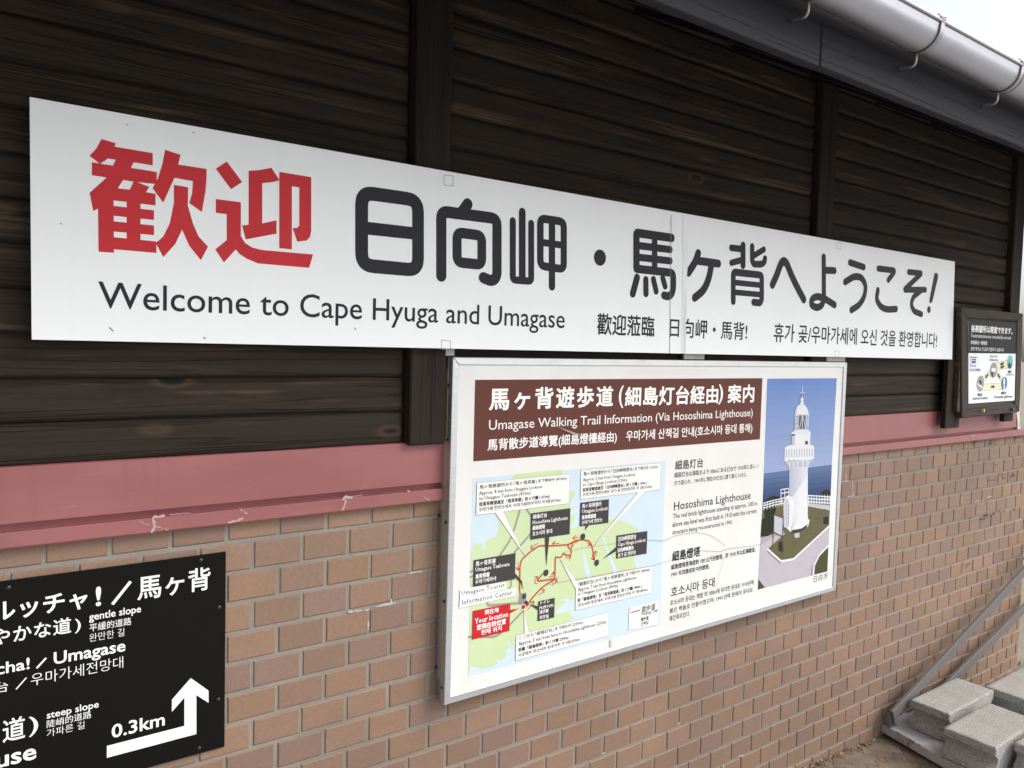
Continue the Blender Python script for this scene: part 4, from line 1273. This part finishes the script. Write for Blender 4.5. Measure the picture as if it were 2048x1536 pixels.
m.flat([pl(zG, [(720, 1387), (1242, 1252), (1242, 1062), (1158, 1158), (1158, 1075), (1285, 930), (1405, 1015), (1405, 1097), (1323, 1045), (1323, 1307), (720, 1467)], YR)], YR, W2)
m.build('arrow', M_INK, ds)
for c_ in ((57, 322), (1352, 138), (1477, 455), (1470, 1075), (1340, 1403)):
    P_ = at(*zG(*c_), YQ)
    m = MB()
    m.tube([(P_.x, YQ, P_.z), (P_.x, YQ-0.0015, P_.z), (P_.x, YQ-0.0028, P_.z)], [.0046, .0044, .0022], 12)
    m.build('screw', M_SCREW, ds)

# ------------------------------------------------------------------ wooden framed notice at the far end
YN = -0.088
zH = zoom(1780, 560, 3.4926)
zF = zoom(1900, 640, 7.68)
on = [at(*zH(a, b), YN) for a, b in ((500, 190), (931, 234), (906, 922), (505, 966))]
inn_ = [at(*zH(a, b), YN) for a, b in ((536, 262), (890, 290), (874, 866), (541, 908))]
nb = empty('notice_board', ((on[0].x+on[1].x)/2, YN, on[3].z), 'small dark wooden framed notice with black and white route poster at far end', 'notice board')
for i in range(4):
    j = (i+1) % 4
    f = MB()
    a, b, c_, d = on[i], on[j], inn_[j], inn_[i]
    back = Vector((0, 0.0275, 0))
    dv = (b-a).normalized()*0.0006
    a, b, c_, d = a+dv, b-dv, c_-dv, d+dv
    f.hexa([a, d, c_, b], [p+back for p in (a, d, c_, b)], (random.random(), 0, 0, 1))
    f.build('frame_bar', M_FRAMEV if i in (1, 3) else M_FRAMEW, nb, bevel=0.003)
bp = MB()
bp.box(on[0].x+0.03, on[1].x-0.02, -0.0800, -0.0605, on[3].z+0.03, on[0].z-0.03, (0.5, 0, 0, 1))
bp.build('back_panel', M_FRAMEW, nb)
for (a, b, c_, d) in ((430, 170, 480, 1030), (800, 900, 856, 985)):
    p0, p1 = at(*zH(a, b), -0.058), at(*zH(c_, d), -0.058)
    m = MB()
    m.box(p0.x, p1.x, -0.0595, -0.036, p1.z, on[0].z+0.02, (random.random(), 0, 0, 1))
    m.build('mounting_batten', M_POST, nb, bevel=0.003)
YV = -0.0845
poq = [(285, 10), (1030, 40), (990, 1235), (287, 1285)]
m = MB()
q = [at(*zF(a, b), YV) for a, b in poq]
m.hexa([q[3], q[2], q[1], q[0]], [p+Vector((0, 0.004, 0)) for p in (q[3], q[2], q[1], q[0])], rgb(240, 242, 244))
poster = m.build('poster', M_INK, nb)
YW = YV-0.0004
m = MB()
m.flat([pl(zF, [(285, 10), (1030, 40), (1009, 518), (281, 508)], YW)], YW, rgb(24, 25, 29))
m.build('header_band', M_INK, poster)
NK = rgb(52, 52, 58)
for body, l, t_, b_, r_, bo, c_ in [('各展望所は周遊できます。', 322, 70, 184, 958, .03, W2), ('Tourist attractions are connected by one road', 320, 208, 282, 930, .004, W2), ('旅游景点一路相连', 318, 312, 372, 570, .004, W2), ('관광 명소는 한 길로 연결되어 있습니다.', 318, 410, 470, 828, 0, W2),
                                   ('スケルッチャ!', 610, 538, 582, 728, .01, NK), ('(Skeluccha)', 605, 592, 638, 735, .004, NK), ('展望台', 888, 772, 818, 945, .02, NK), ('(Viewing deck)', 858, 824, 860, 975, .004, NK), ('現在地', 420, 1124, 1174, 495, .02, NK), ('(current location)', 345, 1178, 1242, 578, .004, NK), ('細島灯台', 785, 1098, 1144, 862, .02, NK), ('(Hososhima LightHouse)', 680, 1158, 1220, 960, .004, NK),
                                   ('HYUGA', 308, 682, 726, 405, -.004, rgb(60, 72, 120)), ('HOSOSHIMA', 303, 742, 792, 470, -.004, rgb(60, 72, 120))]:
    letter(poster, M_INK, body, zF, l, t_, b_, r_, YW-0.0004, c_, bo, 1.0, 1)
rm = MB()
CRM = rgb(228, 224, 188)
for q in ([(690, 665), (885, 620), (888, 735), (700, 778)], [(490, 890), (625, 760), (640, 830), (515, 948)], [(715, 760), (800, 890), (790, 950), (705, 830)], [(490, 985), (800, 975), (810, 1070), (490, 1082)]):
    rm.flat(stroke(pl(zF, q, YW), .003, True, 0, True, 5), YW+0.0001, rgb(120, 118, 96))
    rm.flat([pl(zF, q, YW)], YW, CRM)
def ell(c_, ry, col, y):
    o_ = pl(zF, [c_, (c_[0], c_[1]-ry)], y)
    r_ = o_[1][1]-o_[0][1]
    rm.flat([circ(o_[0], r_, 28)], y, col)
ya, yb_, yc = YW-0.0003, YW-0.0006, YW-0.0009
ell((668, 770), 122, rgb(150, 152, 152), ya)
ell((922, 645), 105, rgb(128, 190, 196), ya)
ell((465, 977), 125, rgb(158, 160, 160), ya)
ell((833, 977), 106, rgb(70, 122, 160), ya)
fz = lambda pts, col, y: rm.flat([pl(zF, pts, y)], y, col)
fz([(638, 736), (704, 738), (703, 795), (638, 794)], W2, yb_)
fz([(626, 795), (662, 796), (662, 886), (640, 860)], NK, yb_)
fz([(420, 968), (505, 1030), (500, 1052), (440, 1010)], rgb(230, 228, 226), yb_)
fz([(440, 930), (470, 920), (492, 965), (470, 985)], NK, yc)
fz([(455, 975), (495, 965), (480, 1000)], rgb(150, 50, 50), yc-0.0002)
fz([(822, 1078), (826, 985), (818, 975), (824, 900), (833, 885), (842, 900), (848, 975), (840, 985), (846, 1078)], W2, yb_)
fz([(885, 700), (895, 650), (905, 690), (915, 610), (928, 690), (940, 650), (950, 690), (940, 745), (900, 745)], rgb(50, 80, 76), yb_)
def barrow(p0, p1):
    q = [Vector(v) for v in pl(zF, [p0, p1], yb_)]
    d = (q[1]-q[0]).normalized()
    s_ = Vector((-d.y, d.x))
    b0 = q[1]-d*.016
    rm.flat([[q[0]-s_*.005, b0-s_*.005, b0-s_*.011, q[1], b0+s_*.011, b0+s_*.005, q[0]+s_*.005]], yb_, NK)
for a, b in (((772, 682), (832, 665)), ((832, 712), (772, 732)), ((590, 830), (540, 892)), ((772, 892), (730, 825)), ((630, 1026), (688, 1024))):
    barrow(a, b)
BLU = rgb(56, 74, 128)
fz([(335, 598), (398, 592), (397, 660), (335, 666)], BLU, ya)
fz([(345, 612), (390, 608), (390, 632), (345, 636)], rgb(190, 198, 220), yb_)
rm.flat(stroke(pl(zF, [(310, 690), (314, 590), (322, 556), (330, 575), (418, 572)], ya), .004, n=5), ya, BLU)
rm.flat(stroke(circ(pl(zF, [(442, 630)], ya)[0], .012, 16, .014), .0016, True, n=5), ya, rgb(170, 176, 190))
rm.build('route_map', M_INK, poster)
for c_, mt_, nm in (((470, 1388), M_PINY, 'yellow'), ((925, 1373), M_PING, 'dark green')):
    P_ = at(*zF(*c_), YN)
    m = MB()
    yy = [0, -.0025, -.003, -.004, -.013, -.014, -.0165, -.017]
    rr = [.0015, .0015, .0065, .007, .0045, .0068, .0068, .004]
    m.tube([(P_.x, YN+y_, P_.z) for y_ in yy], rr, 12)
    tag(m.build('push_pin', mt_, None, smooth=True), '%s push pin stuck in the bottom rail of the wooden notice frame' % nm, 'push pin')

# ------------------------------------------------------------------ weighted display stand against the wall
zS = zoom(1600, 1080, 3.368)
zg = gz(3.4)
TZ = zg+0.052
t0, t1 = atz(*zS(497, 1210), TZ), atz(*zS(1060, 1530), TZ)
ux = (t1-t0); ux.z = 0; ux.normalize()             # towards the viewer
ax = Vector((-ux.y, ux.x, 0))                      # along the wall
st = empty('display_stand', (3.9, -0.3, zg), 'weighted steel stand with rusty white tray and two slanting grey bars by the wall', 'stand')
LX, LY = 1.25, 0.78
def loc(a, b, z):                                  # tray coordinates
    v = t0+ax*a+ux*b
    return Vector((v.x, v.y, z))
m = MB()
m.hexa([loc(.006, .006, TZ-.004), loc(LX, .006, TZ-.004), loc(LX, LY, TZ-.004), loc(.006, LY, TZ-.004)], [loc(.006, .006, TZ), loc(LX, .006, TZ), loc(LX, LY, TZ), loc(.006, LY, TZ)])
m.build('tray', M_TRAY, st)
m = MB()
def wallpiece(a0, a1, b0, b1, z0, z1):
    m.hexa([loc(a0, b0, z0), loc(a1, b0, z0), loc(a1, b1, z0), loc(a0, b1, z0)], [loc(a0, b0, z1), loc(a1, b0, z1), loc(a1, b1, z1), loc(a0, b1, z1)])
wallpiece(0, .0055, 0, LY, TZ-.036, TZ+.003)
m.build('rim', M_RUST, st, bevel=0.0015)
m = MB()
wallpiece(.006, LX, 0, .0055, TZ-.036, TZ+.003)
m.build('rim', M_RUST, st, bevel=0.0015)
for a, b in ((.045, .03), (.05, .70), (1.1, .05), (1.1, .7)):
    m = MB()
    c_ = loc(a, b, zg)
    m.tube([c_+Vector((0, 0, -.01)), c_+Vector((0, 0, .006)), c_+Vector((0, 0, .010)), c_+Vector((0, 0, .012)), c_+Vector((0, 0, TZ-zg-.002))], [.019, .019, .012, .005, .005], 14)
    m.build('levelling_foot', M_STEEL, st, smooth=False)
b0_, b1_ = at(*zS(640, 1160), -0.06), at(*zS(1509, 210), -0.085)
B0 = loc(.075, .05, TZ+.03)
d1 = (b1_-b0_)
m = MB()
m.bar(b0_-d1*0.02, b0_+d1*1.5, .016, .046, Vector((0, -1, 0.0)).cross(d1).normalized())
m.build('brace_bar', M_BARS, st, bevel=0.002)
c0_, c1_ = at(*zS(1035, 935), -0.045), at(*zS(1509, 460), -0.055)
d2 = c1_-c0_
m = MB()
m.bar(c0_-d2*0.22, c0_+d2*1.55, .016, .046, Vector((0, -1, 0.0)).cross(d2).normalized())
m.build('brace_bar', M_BARS, st, bevel=0.002)
m = MB()
cb = atz(*zS(608, 1215), TZ+.02)
for dx in (-.013, .013):
    pts_ = []
    m.hexa([(cb.x+dx-.002, cb.y-.014, TZ), (cb.x+dx+.002, cb.y-.014, TZ), (cb.x+dx+.002, cb.y+.014, TZ), (cb.x+dx-.002, cb.y+.014, TZ)],
           [(cb.x+dx-.002, cb.y-.010, TZ+.058), (cb.x+dx+.002, cb.y-.010, TZ+.058), (cb.x+dx+.002, cb.y+.010, TZ+.058), (cb.x+dx-.002, cb.y+.010, TZ+.058)])
m.box(cb.x-.024, cb.x+.024, cb.y-.022, cb.y+.022, TZ+.0005, TZ+.005)
m.tube([(cb.x-.022, cb.y, TZ+.042), (cb.x+.022, cb.y, TZ+.042)], .006, 10)
m.build('clevis', M_STEEL, st, bevel=0.0008)
m = MB()
cb2 = atz(*zS(548, 1215), TZ)
m.tube([(cb2.x, cb2.y, TZ), (cb2.x, cb2.y, TZ+.034)], .0055, 10)
m.tube([(cb2.x, cb2.y, TZ+.001), (cb2.x, cb2.y, TZ+.008)], .010, 6)
m.build('bolt', M_STEEL, st)
m = MB()
e1, e2 = b0_+d1*1.48, c0_+d2*1.5
m.box(e1.x-.03, e1.x+.03, e1.y-.03, e1.y+.03, zg, max(e1.z, e2.z)+.5)
m.build('upright', M_BARS, st, bevel=.003)
# concrete weights: building blocks laid flat, grooved at both ends
zt = zg+0.18
bbz = TZ+0.0015
def block(x0, x1, y0, y1, z0, z1, label, seed):
    rn = random.Random(seed)
    h = z1-z0
    half = [(0.0, 0.003), (0.0, 0.030), (0.006, 0.035), (0.020, 0.045), (0.026, 0.058), (0.024, 0.070), (0.012, 0.084), (0.0, 0.094), (-0.003, 0.100), (-0.004, h-0.004), (0.002, h)]
    half = [(0.003, 0.0)]+half
    NX, NY = 26, 14
    sub = []
    for (a, b), (c_, d) in zip(half, half[1:]):
        for k in range(2):
            sub.append((a+(c_-a)*k/2, b+(d-b)*k/2))
    sub.append(half[-1])
    n = len(sub)
    mb = MB()
    grid = []
    # closed section in x-z: top face, right end, bottom, left end
    sec = []
    for k in range(NX+1):
        sec.append((x0+0.003+(x1-x0-0.006)*k/NX, z1))
    sec += [(x1-a, z1-b) for a, b in sub[1:]]
    for k in range(NX-1, 0, -1):
        sec.append((x0+0.002+(x1-x0-0.004)*k/NX, z0))
    sec += [(x0+a, z1-b) for a, b in sub[::-1][:-1]]
    m_ = len(sec)
    cx, cz = (x0+x1)/2, (z0+z1)/2
    ys = [y0, y0+0.003]+[y0+0.003+(y1-y0-0.006)*k/NY for k in range(1, NY)]+[y1-0.003, y1]
    for jy, y in enumerate(ys):
        e_ = 0.0025 if jy in (0, len(ys)-1) else 0.0
        row = []
        for (x, z) in sec:
            r_ = 0.0005 if z > z1-0.001 else 0.0014
            row.append((x-math.copysign(min(e_, abs(x-cx)), x-cx)+rn.uniform(-r_, r_), y+rn.uniform(-.001, .001), z-math.copysign(min(e_, abs(z-cz)), z-cz)+(rn.uniform(-r_, r_) if z > z0+0.002 else 0)))
        grid += row
    fs = [(j*m_+i, j*m_+(i+1) % m_, (j+1)*m_+(i+1) % m_, (j+1)*m_+i) for j in range(len(ys)-1) for i in range(m_)]
    fs += [list(range(m_))[::-1], [(len(ys)-1)*m_+i for i in range(m_)]]
    mb.add(grid, fs)
    o = mb.build('concrete_block', M_CONC)
    for q_ in o.data.polygons:
        q_.use_smooth = abs(q_.normal.z) > 0.9
    ctr = Vector((cx, (y0+y1)/2, z0))
    o.data.transform(Matrix.Translation(-ctr))
    o.location = ctr
    return tag(o, label, 'concrete block', 'concrete blocks weighing down the stand')
A0, A3 = atz(*zS(745, 1075), zt), atz(*zS(1010, 1175), zt)
block(A0.x, A0.x+.43, A3.y, A0.y, bbz, zt, 'grey concrete block lying directly beside the foot of the slanting bars', 1)
B0q, B3 = atz(*zS(968, 1262), zt), atz(*zS(1310, 1410), zt)
block(B0q.x, B0q.x+.41, B3.y, B0q.y, bbz, zt, 'grey concrete block nearest the viewer among those with the whole top in view', 2)
C0 = atz(*zS(1250, 985), zt)
block(C0.x, C0.x+.42, C0.y-.185, C0.y, bbz, zt, 'farthest concrete block, cut by the right picture edge, its near face in shadow', 3)
D0 = atz(*zS(1445, 1365), zt)
block(D0.x, D0.x+.41, D0.y-.20, D0.y, bbz, zt, 'concrete block of which only a corner shows at the bottom right of the picture', 4)

# ------------------------------------------------------------------ dry leaves, weeds, shrub beyond the corner
lf = MB()
def leaf(mb, c_, L, w, col, pitch=None):
    a = random.uniform(0, 2*math.pi)
    el = random.uniform(-.2, .9) if pitch is None else pitch
    d = Vector((math.cos(a)*math.cos(el), math.sin(a)*math.cos(el), math.sin(el)))
    s_ = d.cross(Vector((random.uniform(-.4, .4), random.uniform(-.4, .4), 1))).normalized()*w
    u = s_.cross(d).normalized()*w*random.uniform(.1, .5)
    c_ = Vector(c_)
    mb.add([c_, c_+d*L*.4+s_+u, c_+d*L, c_+d*L*.4-s_+u, c_+d*L*.45], [(0, 1, 4), (1, 2, 4), (2, 3, 4), (3, 0, 4)], col)
for i in range(150):
    x = random.uniform(2.35, 3.25)
    leaf(lf, (x, -abs(random.gauss(0, .014))-.004, gz(x)+random.uniform(.001, .008)), random.uniform(.012, .034), random.uniform(.002, .006), random.choice([(0.26, .16, .085, 1), (.16, .10, .06, 1), (.34, .24, .14, 1), (.10, .065, .04, 1)]), random.uniform(-.1, .5))
tag(lf.build('dry_leaf_litter', M_LEAFDRY), 'brown dry leaf scraps gathered along the foot of the brick wall', 'leaf litter', kind='stuff')
wd = MB()
for i in range(320):
    x = random.uniform(4.25, 5.0)
    y = random.uniform(-.16, .02) if x < 4.75 else random.uniform(-.3, .5)
    if x < 4.79:
        y = min(y, -.008)
    leaf(wd, (x, y, gz(x)-.002), random.uniform(.02, .07), random.uniform(.002, .005), random.choice([(.16, .17, .06, 1), (.10, .13, .045, 1), (.30, .25, .13, 1), (.22, .20, .09, 1)]), random.uniform(.4, 1.4))
tag(wd.build('weeds', M_LEAF), 'thin yellow-green weeds at the foot of the brick corner', 'weeds', kind='stuff')
sh = empty('shrub', (6.3, .9, gz(6.3)), 'yellow-green leafy shrub glimpsed past the far brick corner', 'shrub')
m = MB()
for i in range(9):
    a = random.uniform(0, 6.28)
    r_ = random.uniform(.1, .45)
    m.tube([(6.3, .9, gz(6.3)-.02), (6.3+.4*r_*math.cos(a), .9+.4*r_*math.sin(a), .45), (6.3+r_*math.cos(a), .9+r_*math.sin(a), random.uniform(.7, 1.0))], [.022, .012, .004], 7)
m.build('stem', M_BARK, sh)
m = MB()
cl = [(6.3+random.gauss(0, .34), .9+random.gauss(0, .34), random.uniform(.18, 1.05)) for _ in range(55)]
for i in range(4200):
    c_ = random.choice(cl)
    k = random.uniform(.6, 1.3)
    col = random.choice([(.16, .17, .05), (.10, .13, .04), (.22, .20, .07), (.07, .10, .035)])
    leaf(m, (c_[0]+random.gauss(0, .075), c_[1]+random.gauss(0, .075), max(.02, c_[2]+random.gauss(0, .075))), random.uniform(.03, .06), random.uniform(.009, .017), (col[0]*k, col[1]*k, col[2]*k, 1))
m.build('crown', M_LEAF, sh)

bpy.data.objects.remove(_to)
bpy.data.curves.remove(_tc)
